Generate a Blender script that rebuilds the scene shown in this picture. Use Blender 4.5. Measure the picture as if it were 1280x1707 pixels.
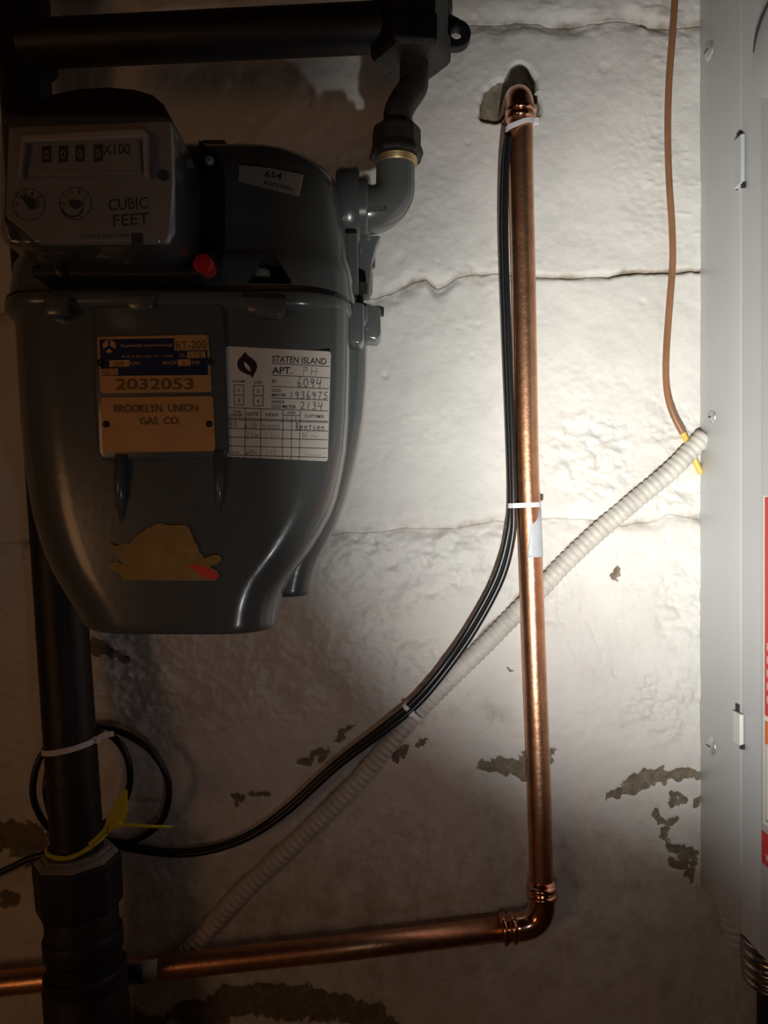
import bpy, bmesh, math
import numpy as np
from mathutils import Vector, Matrix

for o in list(bpy.data.objects):
    bpy.data.objects.remove(o, do_unlink=True)
SC = bpy.context.scene
COL = SC.collection

# ------------------------------------------------------------------ camera
FOCAL = 1250.0          # focal length in pixels of the 1280x1707 frame
DIST = 0.68             # lens to wall, metres
CZ = 1.30               # lens height
cam_d = bpy.data.cameras.new('camera')
cam_d.sensor_fit = 'VERTICAL'
cam_d.sensor_height = 36.0
cam_d.sensor_width = 27.0
cam_d.lens = FOCAL / 1707.0 * 36.0
cam_d.clip_start = 0.01
cam = bpy.data.objects.new('camera', cam_d)
cam.location = (0, -DIST, CZ)
cam.rotation_euler = (math.pi / 2, 0, 0)
COL.objects.link(cam)
SC.camera = cam

# ------------------------------------------------------------------ world, lights, exposure
w = bpy.data.worlds.new('basement_dark')
w.use_nodes = True
w.node_tree.nodes['Background'].inputs[0].default_value = (0.02, 0.016, 0.012, 1)
w.node_tree.nodes['Background'].inputs[1].default_value = 0.3
SC.world = w
SC.view_settings.view_transform = 'Standard'
SC.view_settings.look = 'None'
SC.view_settings.gamma = 1.0
SC.view_settings.use_curve_mapping = False
SC.view_settings.exposure = 0.0


def aim(ob, target):
    d = Vector(target) - ob.location
    ob.rotation_euler = d.to_track_quat('-Z', 'Y').to_euler()


def spot(name, loc, target, energy, size_deg, blend, radius, color):
    l = bpy.data.lights.new(name, 'SPOT')
    l.energy = energy
    l.spot_size = math.radians(size_deg)
    l.spot_blend = blend
    l.shadow_soft_size = radius
    l.color = color
    o = bpy.data.objects.new(name, l)
    o.location = loc
    COL.objects.link(o)
    aim(o, target)
    return o


# hand torch held below the camera: a hot spot and its wider spill
TORCH = (0.035, -0.60, CZ - 0.17)
spot('torch_hot_spot', TORCH, (0.275, 0, CZ + 0.105), 6.5, 46, 1.0, 0.006, (1.0, 1.0, 0.90))
spot('torch_beam', TORCH, (0.30, 0, CZ + 0.095), 15.5, 74, 1.0, 0.006, (1.0, 0.99, 0.945))
spot('torch_spill', TORCH, (0.25, 0, CZ + 0.085), 0.55, 125, 1.0, 0.006, (0.95, 0.96, 1.0))
# warm incandescent bulb to the left in the room
lb = bpy.data.lights.new('warm_bulb', 'POINT')
lb.energy = 4.2
lb.color = (1.0, 0.50, 0.22)
lb.shadow_soft_size = 0.22
ob = bpy.data.objects.new('warm_bulb', lb)
ob.location = (-1.05, -1.45, 1.15)
COL.objects.link(ob)


# ------------------------------------------------------------------ pixel helpers
def U(px, py, y=0.0):
    d = DIST + y
    return Vector(((px - 640.0) * d / FOCAL, y, CZ - (py - 853.5) * d / FOCAL))


def S(px, y=0.0):
    """pixels to metres at plane y"""
    return px * (DIST + y) / FOCAL


# ------------------------------------------------------------------ materials
MATS = {}


def mat(name, color, rough=0.5, metal=0.0, var=0.0, vscale=20.0, bump=0.0, bscale=120.0, spec=0.5, coat=0.0,
        color2=None, alpha=None):
    if name in MATS:
        return MATS[name]
    m = bpy.data.materials.new(name)
    m.use_nodes = True
    nt = m.node_tree
    b = nt.nodes['Principled BSDF']
    b.inputs['Base Color'].default_value = (*color, 1)
    b.inputs['Roughness'].default_value = rough
    b.inputs['Metallic'].default_value = metal
    b.inputs['Specular IOR Level'].default_value = spec
    b.inputs['Coat Weight'].default_value = coat
    b.inputs['Coat Roughness'].default_value = 0.12
    tc = nt.nodes.new('ShaderNodeTexCoord')
    if var or color2:
        n = nt.nodes.new('ShaderNodeTexNoise')
        n.inputs['Scale'].default_value = vscale
        n.inputs['Detail'].default_value = 6
        n.inputs['Roughness'].default_value = 0.65
        nt.links.new(tc.outputs['Object'], n.inputs['Vector'])
        r = nt.nodes.new('ShaderNodeValToRGB')
        r.color_ramp.elements[0].position = 0.35
        r.color_ramp.elements[1].position = 0.68
        c2 = color2 or tuple(c * (1 - var) for c in color)
        r.color_ramp.elements[0].color = (*c2, 1)
        r.color_ramp.elements[1].color = (*color, 1)
        nt.links.new(n.outputs['Fac'], r.inputs['Fac'])
        nt.links.new(r.outputs['Color'], b.inputs['Base Color'])
    if bump:
        n2 = nt.nodes.new('ShaderNodeTexNoise')
        n2.inputs['Scale'].default_value = bscale
        n2.inputs['Detail'].default_value = 5
        nt.links.new(tc.outputs['Object'], n2.inputs['Vector'])
        bp = nt.nodes.new('ShaderNodeBump')
        bp.inputs['Strength'].default_value = bump
        bp.inputs['Distance'].default_value = 0.002
        nt.links.new(n2.outputs['Fac'], bp.inputs['Height'])
        nt.links.new(bp.outputs['Normal'], b.inputs['Normal'])
    MATS[name] = m
    return m


def clear_plastic():
    m = bpy.data.materials.new('clear_plastic')
    m.use_nodes = True
    nt = m.node_tree
    nt.nodes.remove(nt.nodes['Principled BSDF'])
    out = nt.nodes['Material Output']
    tr = nt.nodes.new('ShaderNodeBsdfTransparent')
    tr.inputs[0].default_value = (0.93, 0.94, 0.95, 1)
    gl = nt.nodes.new('ShaderNodeBsdfGlossy')
    gl.inputs['Roughness'].default_value = 0.08
    df = nt.nodes.new('ShaderNodeBsdfDiffuse')
    df.inputs[0].default_value = (0.5, 0.52, 0.58, 1)
    lw = nt.nodes.new('ShaderNodeLayerWeight')
    lw.inputs[0].default_value = 0.5
    pw = nt.nodes.new('ShaderNodeMath'); pw.operation = 'POWER'; pw.inputs[1].default_value = 4.0
    nt.links.new(lw.outputs['Facing'], pw.inputs[0])
    fr = nt.nodes.new('ShaderNodeMapRange')
    fr.inputs[3].default_value = 0.035
    fr.inputs[4].default_value = 0.6
    nt.links.new(pw.outputs[0], fr.inputs[0])
    tc = nt.nodes.new('ShaderNodeTexCoord')
    n2 = nt.nodes.new('ShaderNodeTexNoise')
    n2.inputs['Scale'].default_value = 38
    n2.inputs['Detail'].default_value = 3
    nt.links.new(tc.outputs['Object'], n2.inputs['Vector'])
    bp = nt.nodes.new('ShaderNodeBump')
    bp.inputs['Strength'].default_value = 0.35
    bp.inputs['Distance'].default_value = 0.004
    nt.links.new(n2.outputs['Fac'], bp.inputs['Height'])
    nt.links.new(bp.outputs['Normal'], gl.inputs['Normal'])
    m0 = nt.nodes.new('ShaderNodeMixShader')
    m0.inputs[0].default_value = 0.045
    nt.links.new(tr.outputs[0], m0.inputs[1])
    nt.links.new(df.outputs[0], m0.inputs[2])
    m1 = nt.nodes.new('ShaderNodeMixShader')
    nt.links.new(fr.outputs[0], m1.inputs[0])
    nt.links.new(m0.outputs[0], m1.inputs[1])
    nt.links.new(gl.outputs[0], m1.inputs[2])
    nt.links.new(m1.outputs[0], out.inputs[0])
    return m


def wall_material():
    m = bpy.data.materials.new('painted_concrete')
    m.use_nodes = True
    nt = m.node_tree
    b = nt.nodes['Principled BSDF']
    b.inputs['Roughness'].default_value = 0.62
    b.inputs['Specular IOR Level'].default_value = 0.3
    tc = nt.nodes.new('ShaderNodeTexCoord')

    def noise(scale, detail=6, rough=0.6):
        n = nt.nodes.new('ShaderNodeTexNoise')
        n.inputs['Scale'].default_value = scale
        n.inputs['Detail'].default_value = detail
        n.inputs['Roughness'].default_value = rough
        nt.links.new(tc.outputs['Object'], n.inputs['Vector'])
        return n.outputs['Fac']

    def math_(op, a, bb, clamp=False):
        n = nt.nodes.new('ShaderNodeMath')
        n.operation = op
        n.use_clamp = clamp
        for i, v in enumerate((a, bb)):
            if isinstance(v, (int, float)):
                n.inputs[i].default_value = v
            else:
                nt.links.new(v, n.inputs[i])
        return n.outputs[0]

    def mix(f, a, c):
        n = nt.nodes.new('ShaderNodeMix')
        n.data_type = 'RGBA'
        nt.links.new(f, n.inputs[0])
        for idx, v in ((6, a), (7, c)):
            if isinstance(v, tuple):
                n.inputs[idx].default_value = (*v, 1)
            else:
                nt.links.new(v, n.inputs[idx])
        return n.outputs[2]

    def smooth(v, lo, hi):
        n = nt.nodes.new('ShaderNodeMapRange')
        n.interpolation_type = 'SMOOTHSTEP'
        n.inputs[1].default_value = lo
        n.inputs[2].default_value = hi
        nt.links.new(v, n.inputs[0])
        return n.outputs[0]

    a1 = nt.nodes.new('ShaderNodeAttribute')
    a1.attribute_name = 'peel'
    a2 = nt.nodes.new('ShaderNodeAttribute')
    a2.attribute_name = 'dirt_and_shade'
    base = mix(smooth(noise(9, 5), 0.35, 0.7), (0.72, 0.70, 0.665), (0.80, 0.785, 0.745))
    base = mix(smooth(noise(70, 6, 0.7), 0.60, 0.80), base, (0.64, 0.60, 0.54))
    dirt_and_shade = smooth(math_('ADD', a2.outputs['Fac'], math_('MULTIPLY', math_('SUBTRACT', noise(45, 6, 0.7), 0.5), 1.1)), 0.10, 0.85)
    base = mix(dirt_and_shade, base, (0.36, 0.295, 0.22))
    peel = smooth(math_('ADD', a1.outputs['Fac'], math_('MULTIPLY', math_('SUBTRACT', noise(160, 4, 0.6), 0.5), 0.30)), 0.0, 0.10)
    conc = mix(smooth(noise(120, 6, 0.7), 0.35, 0.7), (0.17, 0.14, 0.10), (0.30, 0.255, 0.19))
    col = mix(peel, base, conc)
    nt.links.new(col, b.inputs['Base Color'])
    bp = nt.nodes.new('ShaderNodeBump')
    bp.inputs['Strength'].default_value = 0.35
    bp.inputs['Distance'].default_value = 0.0012
    h = math_('ADD', noise(420, 5, 0.6), math_('MULTIPLY', noise(1500, 3), 0.35))
    nt.links.new(h, bp.inputs['Height'])
    nt.links.new(bp.outputs['Normal'], b.inputs['Normal'])
    return m


M_WALL = wall_material()
M_CLEAR = clear_plastic()
M_PLAIN = mat('rough_concrete', (0.30, 0.26, 0.22), 0.85, var=0.4, vscale=6, bump=0.4, bscale=60)
M_WOOD = mat('dark_joist_wood', (0.12, 0.07, 0.04), 0.8, var=0.5, vscale=9)
M_GREY = mat('meter_grey_paint', (0.118, 0.130, 0.128), 0.24, var=0.12, vscale=30, bump=0.05, bscale=260, coat=0.25)
M_BLACK = mat('black_pipe_paint', (0.012, 0.012, 0.014), 0.5, var=0.5, vscale=35, bump=0.25, bscale=150)
M_IRON = mat('dark_cast_iron', (0.045, 0.04, 0.035), 0.5, 0.3, var=0.4, vscale=60, bump=0.4, bscale=220)
M_DUSTY = mat('dusty_black_iron', (0.018, 0.018, 0.022), 0.6, var=0.6, vscale=50, bump=0.3, bscale=180)
M_NUTDUST = mat('pale_pipe_dope', (0.32, 0.29, 0.26), 0.7, var=0.4, vscale=60, bump=0.3)
M_THREAD = mat('brass_thread', (0.45, 0.33, 0.17), 0.4, 0.7)
M_COPPER = mat('aged_copper', (0.80, 0.45, 0.27), 0.36, 1.0, color2=(0.58, 0.30, 0.175), vscale=70, bump=0.12, bscale=240)
M_COPPERF = mat('bright_copper', (0.86, 0.46, 0.30), 0.16, 1.0, var=0.25, vscale=90)
M_CABLE = mat('black_cable_jacket', (0.010, 0.010, 0.012), 0.33, bump=0.05)
M_TIE = mat('white_nylon', (0.80, 0.78, 0.80), 0.4)
M_YELLOW = mat('yellow_plastic', (0.62, 0.56, 0.03), 0.45)
M_BROWNW = mat('brown_wire_jacket', (0.33, 0.155, 0.075), 0.4, var=0.2, vscale=40)
M_YELW = mat('yellow_wire', (0.80, 0.55, 0.12), 0.4)
M_COND = mat('painted_conduit', (0.70, 0.67, 0.61), 0.55, var=0.25, vscale=60, bump=0.15, bscale=300)
M_STEEL = mat('galvanised_steel', (0.45, 0.43, 0.42), 0.22, 1.0, var=0.3, vscale=50)
M_PANEL = mat('panel_grey_paint', (0.56, 0.58, 0.59), 0.42, var=0.03, vscale=8, bump=0.04, bscale=500, spec=0.9)
M_PANELD = mat('panel_slot_dark', (0.02, 0.02, 0.02), 0.6)
M_TAB = mat('panel_bright_tab', (0.74, 0.74, 0.70), 0.3)
M_SCREW = mat('zinc_screw', (0.62, 0.63, 0.64), 0.35, 0.6)
M_RED = mat('red_print', (0.60, 0.03, 0.03), 0.45)
M_ORANGE = mat('orange_print', (0.85, 0.20, 0.03), 0.45)
M_PAPER = mat('paper_label', (0.84, 0.80, 0.73), 0.55, var=0.08, vscale=40)
M_INK = mat('black_ink', (0.022, 0.016, 0.016), 0.5)
M_MAROON = mat('dark_maroon_ink', (0.035, 0.012, 0.014), 0.5)
M_PENCIL = mat('pencil_grey', (0.13, 0.12, 0.11), 0.6)
M_PENCILF = mat('faded_pencil', (0.42, 0.39, 0.35), 0.6)
M_BRASS = mat('brass_plate', (0.72, 0.42, 0.17), 0.48, 0.35, var=0.18, vscale=35)
M_STAMP = mat('stamped_brass', (0.22, 0.125, 0.05), 0.45, 0.5)
M_BLUE = mat('navy_plate_print', (0.006, 0.016, 0.075), 0.4)
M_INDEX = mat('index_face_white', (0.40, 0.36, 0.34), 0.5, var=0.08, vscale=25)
M_INDEXW = mat('index_window_dark', (0.02, 0.018, 0.016), 0.5)
M_DIGIT = mat('index_digit_grey', (0.30, 0.28, 0.27), 0.5)
M_REDCAP = mat('red_plastic', (0.55, 0.012, 0.015), 0.4)
M_TORN = mat('torn_tan_sticker', (0.52, 0.33, 0.10), 0.7, color2=(0.36, 0.22, 0.06), vscale=55)
M_REDST = mat('red_sticker_scrap', (0.92, 0.06, 0.04), 0.5)
M_TAPE = mat('silver_sticker', (0.62, 0.66, 0.70), 0.35, var=0.15, vscale=80)
M_GREYST = mat('faded_grey_sticker', (0.42, 0.41, 0.37), 0.55, var=0.15, vscale=70)


# ------------------------------------------------------------------ object helpers
def base_loc(o):
    return Matrix.Translation(o.location)


def put(name, verts, faces, material, parent=None, smooth=False, bevel=0.0, bseg=2, auto=None):
    me = bpy.data.meshes.new(name)
    me.from_pydata([tuple(v) for v in verts], [], [tuple(f) for f in faces])
    bm = bmesh.new()
    bm.from_mesh(me)
    bmesh.ops.recalc_face_normals(bm, faces=bm.faces)
    if bevel:
        ed = [e for e in bm.edges if len(e.link_faces) == 2 and e.calc_face_angle(0) > 0.5]
        bmesh.ops.bevel(bm, geom=ed, offset=bevel, segments=bseg, profile=0.5, affect='EDGES', clamp_overlap=True)
    bm.to_mesh(me)
    bm.free()
    if smooth or auto:
        me.shade_smooth()
    me.materials.append(material)
    o = bpy.data.objects.new(name, me)
    COL.objects.link(o)
    if auto or (bevel and smooth):
        try:
            me.set_sharp_from_angle(angle=math.radians(auto or 40))
        except Exception:
            pass
    if parent is not None:
        o.parent = parent
        if parent.type == 'EMPTY':
            o.matrix_parent_inverse = Matrix.Translation(-parent.location)
    return o


def tag(o, label, cat, group=None, kind=None):
    if label:
        o['label'] = label
    if cat:
        o['category'] = cat
    if group:
        o['group'] = group
    if kind:
        o['kind'] = kind
    return o


def thing(name, loc, label, cat, group=None):
    o = bpy.data.objects.new(name, None)
    o.empty_display_size = 0.05
    o.location = loc
    COL.objects.link(o)
    return tag(o, label, cat, group)


def join(*parts):
    V, F = [], []
    for v, f in parts:
        n = len(V)
        V += [Vector(p) for p in v]
        F += [tuple(i + n for i in q) for q in f]
    return V, F


def catmull(pts, n=10):
    P = [Vector(p) for p in pts]
    P = [P[0] * 2 - P[1]] + P + [P[-1] * 2 - P[-2]]
    out = []
    for i in range(1, len(P) - 2):
        for k in range(n):
            t = k / n
            a, b, c, d = P[i - 1], P[i], P[i + 1], P[i + 2]
            out.append(0.5 * ((2 * b) + (c - a) * t + (2 * a - 5 * b + 4 * c - d) * t * t + (3 * b - a - 3 * c + d) * t ** 3))
    out.append(P[-2])
    return out


def resample(pts, step):
    P = [Vector(p) for p in pts]
    out = [P[0]]
    acc = 0.0
    for a, b in zip(P, P[1:]):
        L = (b - a).length
        pos = step - acc
        while pos <= L:
            out.append(a + (b - a) * (pos / L))
            pos += step
        acc = (acc + L) % step if L < step - acc else L - (pos - step)
    return out


def sweep(path, section, closed=False, cap=True, scale=None, up=None):
    """section: list of (a,b) offsets in the moving frame; returns verts, faces"""
    P = [Vector(p) for p in path]
    n = len(P)
    T = []
    for i in range(n):
        if closed:
            t = P[(i + 1) % n] - P[i - 1]
        else:
            t = P[min(i + 1, n - 1)] - P[max(i - 1, 0)]
        T.append(t.normalized())
    ref = Vector(up) if up else (Vector((0, 0, 1)) if abs(T[0].z) < 0.9 else Vector((0, -1, 0)))
    nrm = (ref - T[0] * ref.dot(T[0])).normalized()
    V, F = [], []
    m = len(section)
    for i in range(n):
        if up:
            nrm = (ref - T[i] * ref.dot(T[i])).normalized()
        elif i:
            nrm = (nrm - T[i] * nrm.dot(T[i])).normalized()
        bi = T[i].cross(nrm)
        s = scale[i] if scale else 1.0
        for a, b in section:
            V.append(P[i] + nrm * (a * s) + bi * (b * s))
    for i in range(n if closed else n - 1):
        j = (i + 1) % n
        for k in range(m):
            l = (k + 1) % m
            F.append((i * m + k, i * m + l, j * m + l, j * m + k))
    if cap and not closed:
        F.append(tuple(range(m))[::-1])
        F.append(tuple((n - 1) * m + k for k in range(m)))
    return V, F


def circ(r, n=20, ph=0.0):
    return [(r * math.cos(2 * math.pi * k / n + ph), r * math.sin(2 * math.pi * k / n + ph)) for k in range(n)]


def tube(path, r, n=20, **kw):
    if isinstance(r, (list, tuple)):
        return sweep(path, circ(1.0, n), scale=list(r), **kw)
    return sweep(path, circ(r, n), **kw)


def turned(c, axis, prof, n=32, ph=0.0):
    """solid of revolution: prof = [(distance along axis, radius)]"""
    ax = Vector(axis).normalized()
    path = [Vector(c) + ax * p[0] for p in prof]
    u = Vector((0, -1, 0)) if abs(ax.y) < 0.9 else Vector((0, 0, 1))
    u = (u - ax * u.dot(ax)).normalized()
    v = ax.cross(u)
    V, F = [], []
    for p, (s, r) in zip(path, prof):
        for k in range(n):
            a = 2 * math.pi * k / n + ph
            V.append(p + (u * math.cos(a) + v * math.sin(a)) * r)
    for i in range(len(prof) - 1):
        for k in range(n):
            l = (k + 1) % n
            F.append((i * n + k, i * n + l, (i + 1) * n + l, (i + 1) * n + k))
    F.append(tuple(range(n))[::-1])
    F.append(tuple((len(prof) - 1) * n + k for k in range(n)))
    return V, F


def loft(secs):
    m = len(secs[0])
    V = [Vector(p) for s in secs for p in s]
    F = []
    for i in range(len(secs) - 1):
        for k in range(m):
            l = (k + 1) % m
            F.append((i * m + k, i * m + l, (i + 1) * m + l, (i + 1) * m + k))
    F.append(tuple(range(m))[::-1])
    F.append(tuple((len(secs) - 1) * m + k for k in range(m)))
    return V, F


def box(a, b):
    x0, y0, z0 = (min(p, q) for p, q in zip(a, b))
    x1, y1, z1 = (max(p, q) for p, q in zip(a, b))
    V = [(x0, y0, z0), (x1, y0, z0), (x1, y1, z0), (x0, y1, z0), (x0, y0, z1), (x1, y0, z1), (x1, y1, z1), (x0, y1, z1)]
    F = [(0, 3, 2, 1), (4, 5, 6, 7), (0, 1, 5, 4), (1, 2, 6, 5), (2, 3, 7, 6), (3, 0, 4, 7)]
    return V, F


def prism_px(poly, y0, y1):
    """polygon traced on the plane y0 (front), extruded straight back to y1"""
    f = [U(px, py, y0) for px, py in poly]
    b = [Vector((p.x, y1, p.z)) for p in f]
    n = len(f)
    F = [tuple(range(n)), tuple(range(n, 2 * n))[::-1]]
    for k in range(n):
        l = (k + 1) % n
        F.append((k, n + k, n + l, l))
    return f + b, F


def round_poly(poly, r, n=4):
    out = []
    m = len(poly)
    for i in range(m):
        p = Vector(poly[i]); a = Vector(poly[i - 1]); b = Vector(poly[(i + 1) % m])
        da = (a - p).normalized(); db = (b - p).normalized()
        p0 = p + da * r; p1 = p + db * r
        for k in range(n + 1):
            t = k / n
            q = p0 * (1 - t) ** 2 + p * 2 * t * (1 - t) + p1 * t * t
            out.append((q.x, q.y))
    return out


def rrect(xl, xr, yf, yb, rf, rb, z, n=8, rl=None):
    """horizontal section, counter-clockwise from the front left corner; rl overrides the front-left radius"""
    pts = []
    rl = rl or rf
    for (cx, cy, r, a0) in ((xl, yf, rl, math.pi), (xr, yf, rf, 1.5 * math.pi), (xr, yb, rb, 0), (xl, yb, rb, 0.5 * math.pi)):
        ox = cx + (r if cx == xl else -r)
        oy = cy + (r if cy == yf else -r)
        for k in range(n + 1):
            a = a0 + 0.5 * math.pi * k / n
            pts.append((ox + r * math.cos(a), oy + r * math.sin(a), z))
    return pts


# ------------------------------------------------------------------ print helpers
def glyphs(s):
    cu = bpy.data.curves.new('glyphs', 'FONT')
    cu.body = s
    cu.size = 1.0
    cu.resolution_u = 3
    cu.offset = 0.012
    o = bpy.data.objects.new('glyphs', cu)
    COL.objects.link(o)
    dg = bpy.context.evaluated_depsgraph_get()
    me = bpy.data.meshes.new_from_object(o.evaluated_get(dg))
    V = [v.co.copy() for v in me.vertices]
    F = [tuple(p.vertices) for p in me.polygons]
    bpy.data.objects.remove(o, do_unlink=True)
    bpy.data.curves.remove(cu)
    bpy.data.meshes.remove(me)
    return V, F


def text_map(s, p0, p1, h, fn, up=None):
    """text with its baseline from p0 to p1 and cap height h (all in map units, y down); fn maps to 3D"""
    V, F = glyphs(s)
    if not V:
        return [], []
    x0 = min(v.x for v in V); x1 = max(v.x for v in V)
    zmax = max(v.y for v in V)
    cap = 0.73 if zmax > 0.6 else zmax
    a = Vector(p0); b = Vector(p1)
    e = (b - a)
    upv = Vector(up) if up else Vector((e.y, -e.x)).normalized()
    out = []
    for v in V:
        q = a + e * ((v.x - x0) / (x1 - x0)) + upv * (v.y / cap * h)
        out.append(fn(q.x, q.y))
    return out, F


def line_map(pts, wd, fn):
    V, F = [], []
    for a, b in zip(pts, pts[1:]):
        a = Vector(a); b = Vector(b)
        t = (b - a)
        if t.length < 1e-9:
            continue
        t.normalize()
        nn = Vector((-t.y, t.x)) * wd * 0.5
        a2 = a - t * wd * 0.3; b2 = b + t * wd * 0.3
        n = len(V)
        V += [fn(*(a2 + nn)), fn(*(b2 + nn)), fn(*(b2 - nn)), fn(*(a2 - nn))]
        F.append((n, n + 1, n + 2, n + 3))
    return V, F


STROKES = {
    '0': [[(.5, 0), (.15, .2), (.1, .6), (.35, 1), (.7, .9), (.85, .5), (.75, .15), (.5, 0)]],
    '1': [[(.6, 0), (.35, 1)]],
    '2': [[(.05, .15), (.4, 0), (.75, .12), (.6, .5), (.1, .95), (.35, .9), (.85, .98)]],
    '3': [[(.2, .08), (.6, 0), (.8, .2), (.4, .45), (.75, .6), (.7, .9), (.3, 1), (.05, .9)]],
    '4': [[(.25, 0), (.1, .5), (.45, .6), (.85, .4)], [(.9, 0), (.6, 1.15)]],
    '5': [[(.9, 0), (.35, .05), (.25, .45), (.65, .45), (.8, .75), (.5, 1), (.1, .9)]],
    '6': [[(.6, -.15), (.25, .4), (.15, .85), (.5, 1), (.8, .8), (.65, .55), (.25, .65)]],
    '7': [[(.1, .05), (.85, .0), (.5, .5), (.35, 1)]],
    '8': [[(.75, .1), (.35, .05), (.3, .35), (.75, .65), (.65, .98), (.25, .9), (.4, .5), (.75, .1)]],
    '9': [[(.75, .15), (.35, .05), (.15, .35), (.45, .55), (.75, .3), (.75, .15), (.7, .6), (.5, 1.05)]],
    'P': [[(.2, 1), (.3, 0), (.7, .02), (.75, .3), (.3, .5)]],
    'H': [[(.2, 0), (.1, 1)], [(.85, 0), (.75, 1)], [(.12, .55), (.82, .5)]],
    'B': [[(.2, 0), (.2, 1), (.7, .9), (.65, .6), (.2, .5), (.7, .35), (.6, 0), (.1, .05)]],
    'e': [[(.15, .7), (.75, .6), (.6, .4), (.25, .45), (.15, .8), (.4, 1), (.8, .9)]],
    'n': [[(.15, .45), (.15, 1)], [(.15, .6), (.5, .4), (.75, .55), (.75, 1)]],
    't': [[(.1, .4), (.9, .35)], [(.55, .3), (.4, 1)]],
    's': [[(.75, .42), (.3, .45), (.35, .68), (.7, .75), (.6, 1), (.15, .98)]],
    '/': [[(.8, -.1), (.2, 1.1)]],
    'w': [[(.0, .4), (.2, .9), (.45, .45), (.6, .95), (1, .4)]],
    '~': [[(.0, .6), (.3, .4), (.6, .7), (1, .5)]],
    ' ': [],
}


def hand(s, x0, y0, x1, h, wd, fn, slope=0.0):
    adv = (x1 - x0) / len(s)
    parts = []
    for i, ch in enumerate(s):
        for st in STROKES.get(ch, []):
            parts.append(line_map([(x0 + (i + p[0] * 0.85) * adv, y0 - h + p[1] * h + slope * (i + p[0]) * adv) for p in st], wd, fn))
    return join(*parts)


def plane_fn(y):
    return lambda px, py: U(px, py, y)


# ================================================================== THE SETTING
def vnoise(x, y, seed=0):
    ix = np.floor(x).astype(np.int64); iy = np.floor(y).astype(np.int64)
    fx = x - ix; fy = y - iy
    fx = fx * fx * fx * (fx * (fx * 6 - 15) + 10); fy = fy * fy * fy * (fy * (fy * 6 - 15) + 10)

    def hsh(a, b):
        h = (a * 374761393 + b * 668265263 + seed * 974634777) & 0xffffffff
        h = ((h ^ (h >> 13)) * 1274126177) & 0xffffffff
        h = (h ^ (h >> 16)) & 0xffffffff
        return h / 4294967295.0
    a = hsh(ix, iy); b = hsh(ix + 1, iy); c = hsh(ix, iy + 1); d = hsh(ix + 1, iy + 1)
    return (a + (b - a) * fx) * (1 - fy) + (c + (d - c) * fx) * fy - 0.5


def fbm(x, y, seed=0, oct=4, gain=0.5):
    s = 0; a = 1.0
    for k in range(oct):
        s = s + a * vnoise(x * 2 ** k + 17.3 * k, y * 2 ** k - 9.1 * k, seed + k)
        a *= gain
    return s


def sstep(v, a, b):
    t = np.clip((v - a) / (b - a), 0, 1)
    return t * t * (3 - 2 * t)


def seg_dist(px, py, pts):
    d = np.full(px.shape, 1e9)
    for (ax, ay), (bx, by) in zip(pts, pts[1:]):
        vx, vy = bx - ax, by - ay
        t = np.clip(((px - ax) * vx + (py - ay) * vy) / (vx * vx + vy * vy + 1e-9), 0, 1)
        d = np.minimum(d, np.hypot(px - ax - t * vx, py - ay - t * vy))
    return d


# joints between the courses, in wall-plane units of 0.544 mm
JX = {
    1: [(-3000, 60), (300, 30), (780, 38), (850, 30), (960, 40), (1060, 30), (1130, 45), (1170, 40), (4000, 30)],
    2: [(-3000, 560), (0, 520), (540, 500), (625, 492), (660, 486), (690, 470), (710, 466), (730, 478), (765, 462), (800, 457), (840, 455),
        (900, 460), (940, 461), (1000, 460), (1060, 455), (1120, 453), (1150, 450), (1172, 453), (4000, 430)],
    3: [(-3000, 940), (0, 905), (540, 892), (640, 884), (760, 880), (840, 868), (900, 862), (980, 866), (1040, 878), (1095, 866),
        (1115, 858), (1167, 864), (4000, 860)],
}


def joint(i, px):
    p = np.array(JX[i], float)
    base = np.interp(px, p[:, 0], p[:, 1])
    return base + 5.0 * fbm(px / 34.0, px * 0 + i * 7.7, 40 + i, 4)


PEEL = [  # cx, cy, rx, ry, rotation in degrees, weight
    (838, 1277, 44, 17, 2, 1.0), (895, 1262, 34, 14, -12, .9), (870, 1290, 26, 12, 8, .9),
    (1130, 1296, 62, 13, -6, 1.0), (1070, 1304, 42, 20, -14, 1.0), (1030, 1328, 22, 8, -38, .9),
    (1131, 1333, 12, 12, 0, .8), (1162, 1338, 10, 10, 0, .8), (1098, 1360, 16, 10, 30, .8), (1122, 1368, 18, 9, 0, .8),
    (1110, 1390, 9, 17, 20, .8), (1124, 1412, 20, 12, 35, .9), (1150, 1428, 20, 14, 20, .9), (1128, 1440, 22, 9, 15, .8), (1152, 1452, 15, 14, 0, .8),
    (1030, 957, 15, 10, -35, 1.0),
    (470, 1672, 150, 34, 3, 1.1), (600, 1690, 75, 26, 14, 1.0), (330, 1690, 60, 30, 0, 1.0), (260, 1700, 30, 18, 0, .8),
    (35, 1395, 60, 34, 10, .9), (15, 1500, 26, 20, 0, .6), (70, 1440, 22, 14, 0, .7),
    (172, 1082, 30, 16, 25, .95), (200, 1098, 22, 10, 20, .9), (395, 1328, 18, 8, 0, .7), (430, 1322, 30, 7, -4, .5),
    (700, 1243, 20, 6, 5, .8), (668, 1256, 12, 9, 0, .7), (655, 1262, 8, 10, 0, .6),
    (843, 1118, 12, 6, 20, .5), (520, 1262, 42, 10, -18, .55), (575, 1225, 40, 6, -28, .45),
    (672, 1245, 9, 7, 0, .6), (225, 1700, 25, 20, 0, .7),
]
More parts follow.
